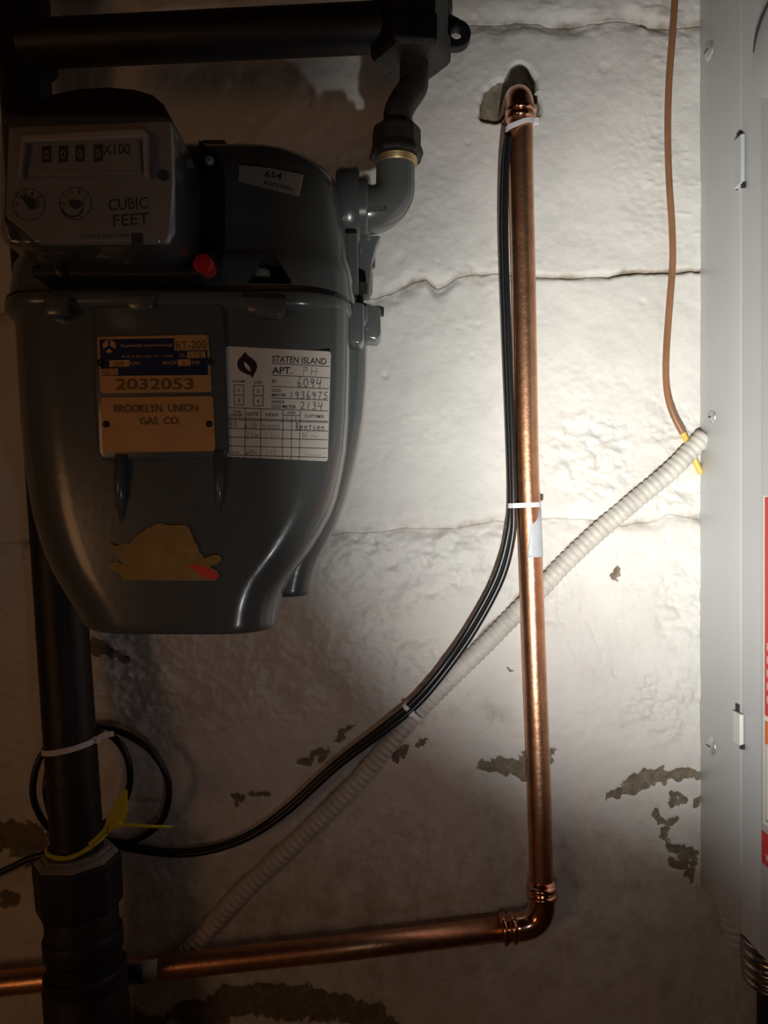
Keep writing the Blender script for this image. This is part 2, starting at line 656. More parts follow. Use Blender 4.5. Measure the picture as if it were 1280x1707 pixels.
DIRT = [
    (830, 1190, 60, 40, 0, .55), (700, 1200, 120, 40, -10, .35), (1005, 740, 40, 34, 0, .28), (985, 775, 26, 24, 0, .28),
    (1120, 790, 60, 30, 0, .25), (620, 1010, 120, 70, 0, .25), (280, 1200, 160, 110, 0, .35), (560, 1260, 130, 34, -20, .5),
    (1040, 930, 60, 30, 0, .2), (100, 1300, 180, 200, 0, .3), (920, 1430, 40, 60, 0, .25), (640, 480, 60, 22, -8, .3), (780, 470, 80, 14, -6, .2),
    (840, 872, 90, 10, -4, .3), (1090, 870, 70, 12, 0, .35), (900, 40, 300, 22, 0, .4), (1110, 15, 60, 18, 0, .5),
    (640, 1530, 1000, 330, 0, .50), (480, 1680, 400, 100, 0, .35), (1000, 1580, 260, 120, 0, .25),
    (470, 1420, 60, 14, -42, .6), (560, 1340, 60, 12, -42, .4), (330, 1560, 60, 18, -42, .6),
    (400, 240, 240, 60, 0, .2), (370, 640, 300, 300, 0, .1),
]
PITS = [(632, 882, 13, 2.4), (692, 876, 12, -2.2), (738, 874, 14, -2.0), (1006, 117, 9, -1.6), (778, 240, 4, -1.5), (642, 628, 5, -3.0),
        (1068, 503, 5, -1.6), (960, 960, 5, -2), (937, 1041, 6, -2.4), (1024, 1036, 4, -1.6), (902, 806, 6, 2.0), (992, 1115, 5, -1.6),
        (1025, 1118, 6, -2), (705, 466, 16, 2.2), (760, 470, 22, 2.0), (725, 466, 12, -1.2), (630, 480, 22, 1.6), (662, 480, 18, 1.6), (1140, 690, 11, 1.0),
        (1085, 680, 10, 1.1), (1080, 645, 12, .8), (668, 430, 8, -1.4), (726, 440, 4, -1.6), (515, 172, 5, -1.8), (790, 595, 5, -1.5), (800, 540, 4, -1.2)]
CRACKS = [
    [(1052, 870), (1030, 920), (1028, 955)], [(980, 985), (970, 1010), (968, 1030), (945, 1042), (950, 1072), (962, 1098), (985, 1105)],
    [(975, 1034), (990, 1058), (1006, 1080), (1002, 1098)], [(930, 990), (932, 1020), (938, 1040)], [(1012, 1103), (1024, 1108), (1026, 1122)],
    [(1112, 872), (1110, 910)], [(1148, 886), (1158, 905), (1170, 912)], [(1075, 1205), (1100, 1203), (1135, 1235)], [(1080, 680), (1090, 665), (1098, 672), (1092, 690)],
    [(1125, 1215), (1165, 1208)], [(640, 1190), (700, 1165), (740, 1150)], [(520, 1140), (580, 1120), (640, 1125)],
]


def ell(px, py, L):
    f = np.full(px.shape, -1.0)
    for cx, cy, rx, ry, rot, wt in L:
        a = math.radians(rot)
        dx = px - cx; dy = py - cy
        u = (dx * math.cos(a) + dy * math.sin(a)) / rx
        v = (-dx * math.sin(a) + dy * math.cos(a)) / ry
        f = np.maximum(f, wt * (1 - np.sqrt(u * u + v * v)))
    return f


def region(px, py, L):
    f = np.zeros(px.shape)
    for cx, cy, rx, ry in L:
        r = np.sqrt(((px - cx) / rx) ** 2 + ((py - cy) / ry) ** 2)
        f = np.maximum(f, 1 - sstep(r, 0.6, 1.15))
    return f


ROUGH = [(640, 960, 130, 90), (480, 1110, 330, 95), (230, 1120, 130, 80), (760, 930, 110, 60), (660, 1110, 150, 70), (1110, 1180, 85, 75), (1140, 1010, 60, 90),
         (1110, 830, 80, 40), (980, 760, 90, 90), (900, 1000, 60, 60), (1130, 720, 60, 50)]
SCAR = [(1095, 100, 26, 80), (1100, 290, 30, 110), (1150, 330, 26, 90), (1140, 90, 26, 60), (1000, 20, 220, 26)]


def wall_fields(X, Z):
    px = 640 + X * FOCAL / DIST
    py = 853.5 - (Z - CZ) * FOCAL / DIST
    wx = px + 10 * fbm(px / 40, py / 40, 3, 3)
    wy = py + 10 * fbm(px / 40, py / 40, 8, 3)
    h = 3.5 * fbm(px / 210, py / 210, 1, 3) + 1.5 * fbm(px / 44, py / 55, 2, 5, .55) + 0.45 * fbm(px / 9, py / 7, 5, 3) * (0.5 + sstep(fbm(px / 120, py / 90, 6, 3), -.1, .3))
    low = sstep(py, 870, 900) * (1 - sstep(py, 1210, 1300))
    rg = np.clip(region(wx, wy, ROUGH), 0, 1)
    ridg = 1 - 2.2 * np.abs(fbm(px / 26, py / 24, 11, 4, .6))
    pock = fbm(px / 9, py / 9, 12, 3, .6)
    mod = sstep(fbm(px / 70, py / 55, 15, 3), -.25, .3)
    tn = fbm(px / 46, py / 34, 16, 5, .6) * 5.0
    terr = np.floor(tn) + sstep(tn - np.floor(tn), .35, .62)
    h = h + rg * ((0.4 + mod) * (1.3 * ridg + 1.5 * pock) - 0.9 + 0.95 * terr) + low * (1.2 * fbm(px / 21, py / 16, 14, 5, .6))
    sc = region(wx, wy, SCAR)
    h = h + sc * (2.0 * np.maximum(0, fbm(px / 22, py / 6.5, 21, 3) - .05))
    # flaking plaster under the meter
    fl = region(wx, wy, [(230, 1140, 110, 50), (320, 1170, 60, 40), (420, 1130, 60, 36), (470, 1150, 50, 30)])
    h = h + fl * 3.5 * (np.round(4 * fbm(px / 40, py / 30, 31, 3)) / 4)
    for cx, cy, r, a in PITS:
        h = h + 0.7 * a * np.exp(-(((wx - cx) ** 2 + (wy - cy) ** 2) / (r * r)) ** 2)
    for c in CRACKS:
        h = h - 1.3 * np.exp(-(seg_dist(wx - 0.5 * (wx - px), wy, c) / 1.9) ** 2)
    dirt_and_shade = np.maximum(0, ell(wx, wy, DIRT)) * 1.0
    # grime in the joints; rusty grime plus a painted-in shadow along the conduit's upper edge
    for i, wd, am in ((1, 10, .55), (2, 7, .55), (3, 10, .4)):
        dirt_and_shade = np.maximum(dirt_and_shade, am * np.exp(-((py - joint(i, px)) / wd) ** 2) * (0.75 + 1.2 * fbm(px / 50, py / 50, 120 + i, 3)))
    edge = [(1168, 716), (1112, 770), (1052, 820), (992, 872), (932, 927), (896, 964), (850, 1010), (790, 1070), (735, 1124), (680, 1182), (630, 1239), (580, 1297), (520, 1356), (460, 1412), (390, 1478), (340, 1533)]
    dirt_and_shade = np.maximum(dirt_and_shade, 0.95 * np.exp(-(seg_dist(px, py, edge) / 5.0) ** 2) * (0.8 + 1.0 * fbm(px / 40, py / 40, 131, 3)))
    peel = ell(px + 16 * fbm(px / 22, py / 22, 51, 4, .65), py + 14 * fbm(px / 22, py / 22, 57, 4, .65), PEEL) - 0.10
    h = h - 0.9 * sstep(peel, -0.03, 0.06)
    # broken-out hollow where the copper line enters
    ax = px + 8 * fbm(px / 18, py / 18, 61, 3); ay = py + 8 * fbm(px / 18, py / 18, 66, 3)
    hol = ell(ax, ay, [(838, 168, 50, 34, -38, 1.0), (868, 178, 36, 40, 0, 1.0), (868, 140, 30, 40, 0, 1.0)])
    hm = sstep(hol, 0.02, 0.22)
    h = h - hm * (9 + 1.6 * fbm(px / 14, py / 14, 71, 4, .5))
    peel = np.maximum(peel, sstep(hol, -0.05, 0.2) * 1.2 - 0.9)
    # conduit is bedded in paint
    return px, py, h, np.clip(peel, -1, 1), np.clip(dirt_and_shade, 0, 1)


def groove(px, py):
    g = np.zeros(px.shape)
    for i, (A_l, w_l, A_r, w_r) in {1: (6.0, 15, 6.0, 15), 2: (5.0, 16, 5.5, 3.4), 3: (5.0, 15, 4.0, 11)}.items():
        t = sstep(px, 845, 885)
        A = A_l * (1 - t) + A_r * t
        A = A * (0.8 + 1.0 * fbm(px / 60, px * 0 + i, 80 + i, 3))
        wd = w_l * (1 - t) + w_r * t
        wd = wd * (1 + 0.8 * fbm(px / 45, px * 0 + 3 * i, 90 + i, 3))
        d = py - joint(i, px)
        g = np.maximum(g, A * np.exp(-(d / np.maximum(wd, 1.5)) ** 2))
        lump = np.exp(-(d / 26.0) ** 2) * ((1 - t) if i == 2 else 0.8)
        g = g - lump * 3.0 * fbm(px / 26, py / 17, 110 + i, 3, .55)
        if i == 2:
            g = np.maximum(g, 4.0 * t * np.exp(-(d / 2.2) ** 2))
    return g


def build_wall():
    slab = put('wall_back', *box((-1.6, 0.03, 0.0), (1.5, 0.14, 2.2)), M_PLAIN)
    slab['kind'] = 'structure'
    st = 0.0016
    xs = np.concatenate([np.linspace(-1.58, -0.46, 24), np.arange(-0.44, 0.40, st), np.linspace(0.42, 1.48, 22)])
    pxs = 640 + xs * FOCAL / DIST
    zt = lambda py: CZ - (py - 853.5) * DIST / FOCAL
    top = np.full(xs.shape, 2.19); bot = np.full(xs.shape, 0.01)
    curves = [top, zt(joint(1, pxs)), zt(joint(2, pxs)), zt(joint(3, pxs)), bot]
    for c in range(4):
        a, b = curves[c], curves[c + 1]
        # open joints: the courses stand apart by a thin real gap
        k_ = DIST / FOCAL
        gp = lambda i: k_ * ((0.35 + 1.15 * sstep(pxs, 845, 885)) * (1 + 1.2 * fbm(pxs / 60, pxs * 0, 140 + i, 3)) if i == 2 else 0.05 + 0 * pxs)
        if c > 0:
            a = a - gp(c)
        if c < 3:
            b = b + gp(c + 1)
        H = float(np.mean(a - b))
        if c == 0:
            t = np.concatenate([np.linspace(0, 1 - 0.07 / H, 30)[:-1], np.linspace(1 - 0.07 / H, 1, 44)])
        elif c == 3:
            q = 0.53 / H
            t = np.concatenate([np.linspace(0, q, int(0.53 / st)), np.linspace(q, 1, 26)[1:]])
        else:
            t = np.linspace(0, 1, int(H / st))
        X = np.repeat(xs[None, :], len(t), 0)
        Z = a[None, :] * (1 - t[:, None]) + b[None, :] * t[:, None]
        px, py, h, peel, dirt_and_shade = wall_fields(X, Z)
        h = h - groove(px, py)
        Y = -h * 0.001
        # return edges run back into the joints
        X = np.vstack([X[:1], X, X[-1:]]); Z = np.vstack([Z[:1], Z, Z[-1:]])
        Y = np.vstack([Y[:1] * 0 + 0.03, Y, Y[:1] * 0 + 0.03])
        peel = np.vstack([peel[:1], peel, peel[-1:]]); dirt_and_shade = np.vstack([dirt_and_shade[:1], dirt_and_shade, dirt_and_shade[-1:]])
        nr, nc = X.shape
        co = np.stack([X, Y, Z], -1).reshape(-1, 3)
        idx = np.arange(nr * nc).reshape(nr, nc)
        quads = np.stack([idx[:-1, :-1], idx[1:, :-1], idx[1:, 1:], idx[:-1, 1:]], -1).reshape(-1, 4)
        me = bpy.data.meshes.new('concrete_course')
        me.vertices.add(len(co)); me.vertices.foreach_set('co', co.astype(np.float32).ravel())
        me.loops.add(quads.size); me.loops.foreach_set('vertex_index', quads.astype(np.int32).ravel())
        me.polygons.add(len(quads))
        me.polygons.foreach_set('loop_start', np.arange(0, quads.size, 4, dtype=np.int32))
        me.polygons.foreach_set('loop_total', np.full(len(quads), 4, dtype=np.int32))
        me.update(calc_edges=True)
        me.shade_smooth()
        for nm, arr in (('peel', peel), ('dirt_and_shade', dirt_and_shade)):
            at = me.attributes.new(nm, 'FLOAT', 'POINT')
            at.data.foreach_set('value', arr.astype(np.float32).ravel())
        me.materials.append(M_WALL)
        o = bpy.data.objects.new('concrete_course', me)
        COL.objects.link(o)
        o.parent = slab
    return slab


build_wall()
for nm, a, b, m in (('floor', (-1.7, -2.7, -0.1), (1.6, 0.14, 0.0), M_PLAIN), ('ceiling', (-1.7, -2.7, 2.2), (1.6, 0.14, 2.3), M_WOOD),
                    ('wall_left', (-1.7, -2.7, 0.0), (-1.6, 0.14, 2.2), M_PLAIN), ('wall_right', (1.5, -2.7, 0.0), (1.6, 0.14, 2.2), M_PLAIN),
                    ('wall_front', (-1.6, -2.7, 0.0), (1.5, -2.6, 2.2), M_PLAIN)):
    put(nm, *box(a, b), m)['kind'] = 'structure'


# ================================================================== GAS METER
YF = -0.205            # front of the lower case
meter = thing('gas_meter', U(306, 1045, -0.145), 'grey painted gas meter with white counter, brass plates and paper label', 'gas meter')


def contour(tab, py):
    t = np.array(tab, float)
    return float(np.interp(py, t[:, 0], t[:, 1]))


LFT = [(490, 27), (560, 29), (640, 33), (700, 37), (750, 41), (790, 46), (830, 52), (860, 58), (890, 66), (920, 76), (950, 89), (975, 103), (1000, 119), (1020, 131), (1045, 144)]
RGT = [(490, 584), (560, 583), (640, 582), (700, 580), (750, 576), (790, 569), (830, 560), (860, 549), (890, 533), (920, 514), (945, 495), (965, 480), (985, 470), (1005, 464), (1025, 461), (1045, 459)]
RGT2 = [(490, 612), (560, 612), (640, 610), (700, 605), (750, 597), (790, 588), (830, 577), (870, 563), (905, 546), (930, 533), (950, 526), (970, 522), (990, 519)]


def case(pys, lt, rt, ysil, yf, yb, rf, rb, rl, bot):
    secs = []
    for py in pys:
        xl = contour(lt, py); xr = contour(rt, py)
        a = U(xl, py, ysil); b = U(xr, py, ysil)
        z = U(0, py, ysil).z
        f = max(0.0, (py - (bot - 9)) / 9.0)
        ins = 0.004 * (1 - math.sqrt(max(0, 1 - f * f)))
        secs.append(rrect(a.x + ins, b.x - ins, yf + ins, yb - ins, rf, rb, z, 10, rl))
    return loft(secs)


put('front_case', *case(list(range(516, 1036, 8)) + [1037, 1039, 1041, 1043, 1044.5, 1045], LFT, RGT, -0.170, YF, -0.148, 0.026, 0.010, 0.042, 1045), M_GREY, meter, auto=50)
LFT2 = [(p, 2 * 338 - x) for p, x in RGT2]
put('rear_case', *case(list(range(554, 980, 8)) + [982, 984, 986, 988, 989.5, 990], LFT2, RGT2, -0.112, -0.138, -0.090, 0.014, 0.014, 0.014, 990), M_GREY, meter, auto=50)
core = []
for py in range(530, 941, 14):
    a = U(contour(LFT, py) + 10, py, -0.15); b = U(contour(RGT, py) - 2, py, -0.15)
    core.append(rrect(a.x, b.x, -0.152, -0.132, 0.003, 0.003, a.z, 2))
put('core_plate', *loft(core), M_GREY, meter, auto=50)

# flange between case and cover
zf0 = U(0, 507, YF).z; zf1 = U(0, 488, YF).z
xl = U(22, 500, -0.17).x; xr = U(589, 500, -0.165).x
fl = [rrect(xl + i, xr - i, YF - 0.0045 + i, -0.084 - i, 0.036 - i, 0.03 - i, z, 10) for i, z in
      ((0.004, zf0 - 0.004), (0.001, zf0 - 0.0015), (0.0, zf0 + 0.001), (0.0, zf1 - 0.0015), (0.0012, zf1))]
put('flange', *loft(fl), M_GREY, meter, auto=50)
gz = [rrect(xl + .001, xr - .001, YF - .0032, -.085, 0.034, 0.03, z, 8) for z in (zf1, zf1 + 0.0014)]
put('gasket', *loft(gz), M_CABLE, meter)

# top cover
CRT = [(517, 593), (505, 592), (490, 590), (472, 588), (455, 586), (440, 583), (400, 578), (360, 573), (330, 568), (305, 560), (288, 550), (272, 536), (260, 520), (251, 500), (245, 470), (242, 430)]
cv = []
cx = U(310, 0, -0.165).x
for py, px in CRT:
    b = U(px, py, -0.165)
    hw = b.x - cx
    k = min(1.0, max(0.0, (330 - py) / 88.0))
    yf = -0.197 + 0.040 * (1 - math.sqrt(max(0, 1 - k ** 2)))
    if py > 445:
        yf -= 0.006 * min(1.0, (py - 445) / 12.0)
    rad = max(0.012, min(0.036, hw * 0.7))
    cv.append(rrect(cx - hw, b.x, yf, -0.094 - 0.02 * k * k, rad, min(rad + .008, .042, (-0.094 - 0.02 * k * k - yf) - rad - .001), b.z, 10))
cv = [[(p[0], p[1], max(p[2], zf1 + 0.0013)) for p in s] for s in cv]
cover = put('top_cover', *loft(cv), M_GREY, meter, auto=50)
# triangular bolt pocket in the cover front, really cut out
pk = put('pocket_cutter', *prism_px([(406, 462), (428, 424), (440, 407), (452, 412), (482, 458), (480, 464)], -0.215, -0.172), M_CABLE)
md = cover.modifiers.new('pocket', 'BOOLEAN')
md.operation = 'DIFFERENCE'
md.object = pk
md.solver = 'EXACT'
dg = bpy.context.evaluated_depsgraph_get()
nm_ = bpy.data.meshes.new_from_object(cover.evaluated_get(dg))
cover.modifiers.clear()
if len(nm_.polygons) > 50:
    cover.data = nm_
bpy.data.objects.remove(pk, do_unlink=True)
put('cover_bolt', *turned(U(437, 455, -0.192), (0, 0, 1), [(-0.003, 0.0055), (0.001, 0.0055), (0.0025, 0.004)], 12), M_GREYST, meter, auto=40)
b0 = U(378, 232, -0.17)
put('lifting_boss', *join(turned((b0.x, -0.15, b0.z - 0.012), (0, 0, 1), [(-0.006, 0.0085), (0.010, 0.0075), (0.0125, 0.005)], 20)), M_GREY, meter, auto=40)
put('cover_rib', *box((U(335, 0, -.16).x, -0.165, U(0, 262, -.16).z), (U(380, 0, -.16).x, -0.135, U(0, 236, -.16).z)), M_GREY, meter, bevel=0.003)

# bolt bosses on the flange and bolt heads
def boss(poly, y0, y1):
    return put('bolt_boss', *prism_px(poly, y0, y1), M_GREY, meter, bevel=0.0018, smooth=True)


boss([(402, 493), (478, 496), (474, 520), (466, 528), (428, 526), (412, 520)], YF - 0.011, YF + 0.004)
boss([(70, 492), (116, 492), (112, 520), (102, 528), (80, 528), (72, 520)], YF - 0.010, YF + 0.006)
boss([(205, 490), (262, 490), (256, 512), (244, 518), (222, 518), (210, 512)], YF - 0.007, YF + 0.004)
boss([(580, 500), (606, 505), (606, 566), (600, 574), (584, 573), (580, 566)], -0.168, -0.146)
boss([(602, 502), (634, 512), (635, 556), (628, 566), (606, 564), (602, 558)], -0.128, -0.104)
boss([(572, 500), (600, 503), (612, 512), (612, 535), (585, 540), (572, 530)], -0.150, -0.125)
for px, py, y in ((600, 480, -0.150), (628, 519, -0.116)):
    c = U(px, py, y)
    put('bolt_head', *turned((c.x, c.y, c.z), (0, 0, 1), [(-0.012, 0.003), (-0.003, 0.003), (-0.003, 0.0062), (0.002, 0.0062), (0.003, 0.005)], 6), M_IRON, meter)
# side ribs under the outlet
put('side_rib', *loft([rrect(U(596, 0, -.125).x, U(r, 0, -.125).x, -0.131, -0.117, 0.002, 0.002, U(0, p, -.125).z, 2) for p, r in ((496, 616), (440, 620), (412, 627), (398, 634))]), M_GREY, meter, auto=50)
put('side_rib', *loft([rrect(U(575, 0, -.155).x, U(r, 0, -.155).x, -0.162, -0.150, 0.002, 0.002, U(0, p, -.155).z, 2) for p, r in ((492, 598), (440, 597), (395, 596))]), M_GREY, meter, auto=50)

# outlet flange and elbow
YE = -0.140
c = U(590, 345, YE)
fv = []
for x, s in ((-0.012, 0.94), (-0.009, 1.0), (0.002, 1.0), (0.0045, 0.94)):
    sec = []
    for k in range(28):
        a = 2 * math.pi * k / 28
        rr = 0.0235 * s * (1 + 0.16 * abs(math.sin(a)) ** 3)
        sec.append((c.x + x, c.y + rr * math.cos(a), c.z + rr * math.sin(a)))
    fv.append(sec)
put('outlet_flange', *loft(fv), M_GREY, meter, auto=40)
put('outlet_collar', *turned((c.x + 0.004, c.y, c.z), (1, 0, 0), [(0, 0.0200), (0.005, 0.0200), (0.0065, 0.0185)], 32), M_GREY, meter, auto=40)
e0 = U(596, 350, YE); e1 = U(659, 350, YE); e2 = U(659, 265, YE)
R = 0.0185
pth = [Vector((e0.x, YE, e0.z)), Vector((e1.x - R, YE, e0.z))]
for k in range(1, 13):
    a = -math.pi / 2 + (math.pi / 2) * k / 12
    pth.append(Vector((e1.x - R + R * math.cos(a), YE, e0.z + R + R * math.sin(a))))
pth.append(e2)
rad = [0.0172] * 2 + [0.0172 - 0.0032 * k / 12 for k in range(1, 13)] + [0.0139]
elbow = put('outlet_elbow', *tube(pth, rad, 36), M_GREY, meter, auto=40)
put('cast_mark', *join(text_map('2025', (610, 354), (646, 352), 9, plane_fn(YE - 0.0165))), M_GREY, elbow)

# raised pad that carries the plates, sinking into the case below
YP = YF - 0.004
padf = [(155, 508), (372, 503), (376, 600), (381, 752), (374, 764), (170, 768), (161, 756), (155, 640)]
put('plate_pad', *prism_px(padf, YP, YF + 0.001), M_GREY, meter, bevel=0.0022, smooth=True, bseg=3)
# two tapering ridges below the plates
put('ridge', *tube([U(203, 758, YF - .003), U(201, 820, YF - .002), U(206, 900, YF + .004)], [0.0042, 0.0038, 0.001], 12), M_GREY, meter, smooth=True)
put('ridge', *tube([U(365, 752, YF - .003), U(366, 820, YF - .0018), U(362, 885, YF + .004)], [0.0036, 0.003, 0.001], 12), M_GREY, meter, smooth=True)
# flutes at the left corner
put('ridge', *tube([U(55, 520, -.180), U(68, 640, -.183), U(90, 750, -.187), U(106, 860, -.185)], [0.006, 0.006, 0.005, 0.001], 12), M_GREY, meter, smooth=True)
put('ridge', *tube([U(96, 520, -.1985), U(95, 640, -.199), U(92, 740, -.193), U(90, 760, -.18)], [0.005, 0.005, 0.004, 0.001], 12), M_GREY, meter, smooth=True)

# ---- brass rating plate
YB = YP - 0.0012
plate = put('rating_plate', *prism_px(round_poly([(161, 561), (347, 557), (353, 653), (167, 656)], 6), YB, YP + 0.0004), M_BRASS, meter, bevel=0.0004)
plate['label'] = 'brass rating plate with navy upper print and stamped number'
fb = plane_fn(YB - 0.0002)


def zb(x, y):   # coordinates of a 5.818x enlargement of the plates
    return (150 + x / 5.818, 550 + y / 5.818)


def flat(poly, y, fn=None):
    f = fn or plane_fn(y)
    return [f(*p) for p in poly], [tuple(range(len(poly)))]


def rect4(x0, y0, x1, y1, z, sl=0.0):
    return [z(x0, y0), z(x1, y0 + sl), z(x1, y1 + sl), z(x0, y1)]


put('navy_panel', *flat([zb(92, 92), zb(818, 80), zb(1130, 76), zb(1145, 438), zb(105, 446)], YB - 0.0002), M_BLUE, plate)
fields = []
for x0, y0, x1, y1 in ((818, 80, 1134, 200), (942, 210, 1118, 274), (190, 294, 384, 358), (852, 288, 976, 350), (104, 378, 272, 440)):
    fields.append(flat(rect4(x0, y0, x1, y1, zb, -4), YB - 0.0004))
# three-blade round emblem
cxE, cyE, rE = 186, 158, 64
emb = []
for a0, a1 in ((100, 205), (335, 440), (222, 318)):
    pts = []
    off = math.radians((a0 + a1) / 2)
    ox, oy = cxE + 9 * math.cos(off), cyE - 9 * math.sin(off)
    if a0 == 222:
        pts = [(cxE, cyE + 22), (cxE - 34, cyE + 54), (cxE - 14, cyE + 64), (cxE + 14, cyE + 64), (cxE + 34, cyE + 54)]
    else:
        pts = [(ox, oy)]
        for k in range(11):
            a = math.radians(a0 + (a1 - a0) * k / 10)
            pts.append((cxE + rE * math.cos(a), cyE - rE * math.sin(a)))
    emb.append(flat([zb(*p) for p in pts], YB - 0.0004))
for g_ in fields:
    put('blank_field', *g_, M_BRASS, plate)
for g_ in emb:
    put('emblem_blade', *g_, M_BRASS, plate)
fpl = plane_fn(YB - 0.0004)
lt = [text_map('Rockwell International', zb(300, 166), zb(796, 158), 5.2, fpl), text_map('M & G Div./Pgh. Pa. 15208', zb(310, 268), zb(802, 260), 3.4, fpl),
      text_map('CL', zb(868, 262), zb(928, 260), 6, fpl), text_map('CFH', zb(390, 340), zb(486, 338), 6, fpl),
      text_map('MAOP', zb(706, 336), zb(842, 334), 6, fpl), text_map('PSI', zb(988, 334), zb(1060, 332), 6, fpl)]
put('lettering', *join(*lt), M_BRASS, plate)
fs = plane_fn(YB - 0.0006)
st_ = [text_map('2032053', zb(246, 578), zb(1000, 574), 19, fs), text_map('RT-200', zb(832, 190), zb(1128, 178), 14, fs),
       text_map('175', zb(962, 266), zb(1090, 264), 8, fs), text_map('200', zb(226, 348), zb(330, 346), 7, fs), text_map('5', zb(896, 344), zb(920, 343), 7, fs),
       text_map('GS-S', zb(116, 432), zb(256, 430), 8, fs)]
put('stamped_number', *join(*st_), M_STAMP, plate)
for x, y in ((98, 318), (1152, 306)):
    put('rivet', *turned(U(*zb(x, y), YB - .0008), (0, -1, 0), [(-0.001, .0022), (0, .0022), (.0007, .0015)], 12), M_INDEXW, plate)

# ---- brass owner plate
plate2 = put('owner_plate', *prism_px(round_poly([(167, 662), (355, 659.5), (359, 752), (171, 755)], 6), YB, YP + 0.0004), M_BRASS, meter, bevel=0.0004)
plate2['label'] = 'plain brass plate stamped with two lines of capitals'
put('stamped_lettering', *join(text_map('BROOKLYN  UNION', zb(230, 800), zb(1044, 792), 13.5, fs), text_map('GAS  CO.', zb(484, 918), zb(872, 912), 12.5, fs)), M_STAMP, plate2)
for x, y in ((154, 914), (1154, 912)):
    put('rivet', *turned(U(*zb(x, y), YB - .0006), (0, -1, 0), [(-0.001, .0021), (0, .0021), (.0007, .0013)], 14), M_INDEXW, plate2)

# ---- paper label
YL = YF - 0.0006
lab = put('paper_label', *prism_px(round_poly([(376.5, 577), (551.5, 586), (546, 769), (377, 761)], 5), YL, YF + 0.0008), M_PAPER, meter)
lab['label'] = 'white paper meter label with flame emblem and handwritten entries'
fl_ = plane_fn(YL - 0.0002)


def zl(x, y):   # coordinates of a 6.737x enlargement of the label
    return (370 + x / 6.737, 570 + y / 6.737)


def fz(x, y):
    return U(*zl(x, y), YL - 0.0002)


def tz(s, x0, y0, x1, y1, h):
    return text_map(s, (x0, y0), (x1, y1), h, fz)


ink = [tz('STATEN ISLAND', 562, 222, 1172, 254, 72), tz('APT.', 562, 356, 788, 358, 78), tz('BY', 560, 458, 620, 458, 34), tz('OLD', 558, 560, 658, 562, 34),
       tz('METER', 558, 612, 722, 616, 34), tz('INDEX', 558, 688, 704, 692, 34), tz('OLD METER', 556, 740, 830, 748, 36), tz('CONSUMP', 108, 452, 258, 456, 24),
       tz('CODE', 362, 466, 446, 468, 30), tz('1', 184, 560, 194, 560, 36), tz('2', 392, 568, 418, 568, 38), tz('3', 174, 672, 202, 672, 38), tz('4', 390, 682, 416, 682, 36),
       tz('TYPE', 118, 798, 212, 800, 30), tz('ORDER', 94, 836, 230, 838, 32), tz('DATE', 282, 828, 404, 830, 40), tz('INDEX', 486, 834, 634, 838, 36),
       tz('DISK', 736, 808, 828, 810, 28), tz('1', 731, 868, 736, 868, 26), tz('0', 818, 868, 838, 868, 26), tz('CUSTOMER', 928, 850, 1148, 856, 36)]
for pts in ([(562, 240), (1206, 276)], [(562, 372), (1202, 404)], [(560, 500), (1198, 526)], [(560, 630), (1194, 654)], [(76, 738), (1190, 776)],
            [(76, 856), (1188, 892)], [(76, 872), (1188, 906)], [(76, 970), (1186, 1002)], [(76, 1068), (1182, 1100)], [(76, 1168), (1178, 1196)], [(76, 1270), (1174, 1298)],
            [(260, 746), (256, 1304)], [(436, 752), (432, 1312)], [(684, 762), (678, 1322)], [(782, 826), (776, 1324)], [(878, 768), (868, 1326)], [(688, 824), (878, 828)],
            [(136, 482), (244, 484), (242, 710), (136, 706), (136, 482)], [(136, 594), (244, 598)], [(352, 490), (462, 492), (460, 718), (352, 714), (352, 490)], [(352, 602), (462, 604)]):
    ink.append(line_map(pts, 7, fz))
put('printing', *join(*ink), M_INK, lab)
flame = [(260, 110), (290, 150), (345, 190), (385, 230), (396, 275), (384, 320), (360, 365), (342, 406), (318, 376), (262, 356), (205, 325), (176, 285), (170, 240), (190, 190), (225, 152)]
put('flame_emblem', [fz(*p) for p in flame], [tuple(range(len(flame)))], M_MAROON, lab)
leaf = [(250, 222), (285, 250), (312, 285), (326, 335), (295, 318), (262, 285), (248, 252)]
put('flame_highlight', [U(*zl(*p), YL - 0.0004) for p in leaf], [tuple(range(len(leaf)))], M_PAPER, lab)
pen = [hand('6094', 840, 506, 1130, 96, 9, fz, .02), hand('1936975', 752, 634, 1200, 78, 8, fz, .02), hand('2134', 880, 756, 1140, 84, 8, fz, .03),
       hand('Bentsen', 826, 992, 1160, 82, 8, fz, .02)]
put('pen_writing', *join(*pen), M_PENCIL, lab)
pen = [hand('PH', 896, 372, 1090, 92, 9, fz, .03), hand('48', 76, 952, 180, 66, 9, fz), hand('6/30', 262, 968, 396, 66, 8, fz, .03), hand('0000', 446, 980, 660, 50, 8, fz, .02),
       hand('ww', 90, 1262, 200, 60, 7, fz), hand('w0n', 262, 1270, 404, 60, 8, fz), hand('157', 480, 1280, 620, 56, 6, fz), hand('25w', 270, 1072, 420, 60, 6, fz),
       hand('75~', 470, 1078, 640, 56, 5, fz), hand('B~', 890, 1094, 1100, 70, 6, fz), hand('~', 940, 1290, 1140, 40, 6, fz)]
for g_ in pen:
    put('pencil_writing', *g_, M_PENCILF, lab)

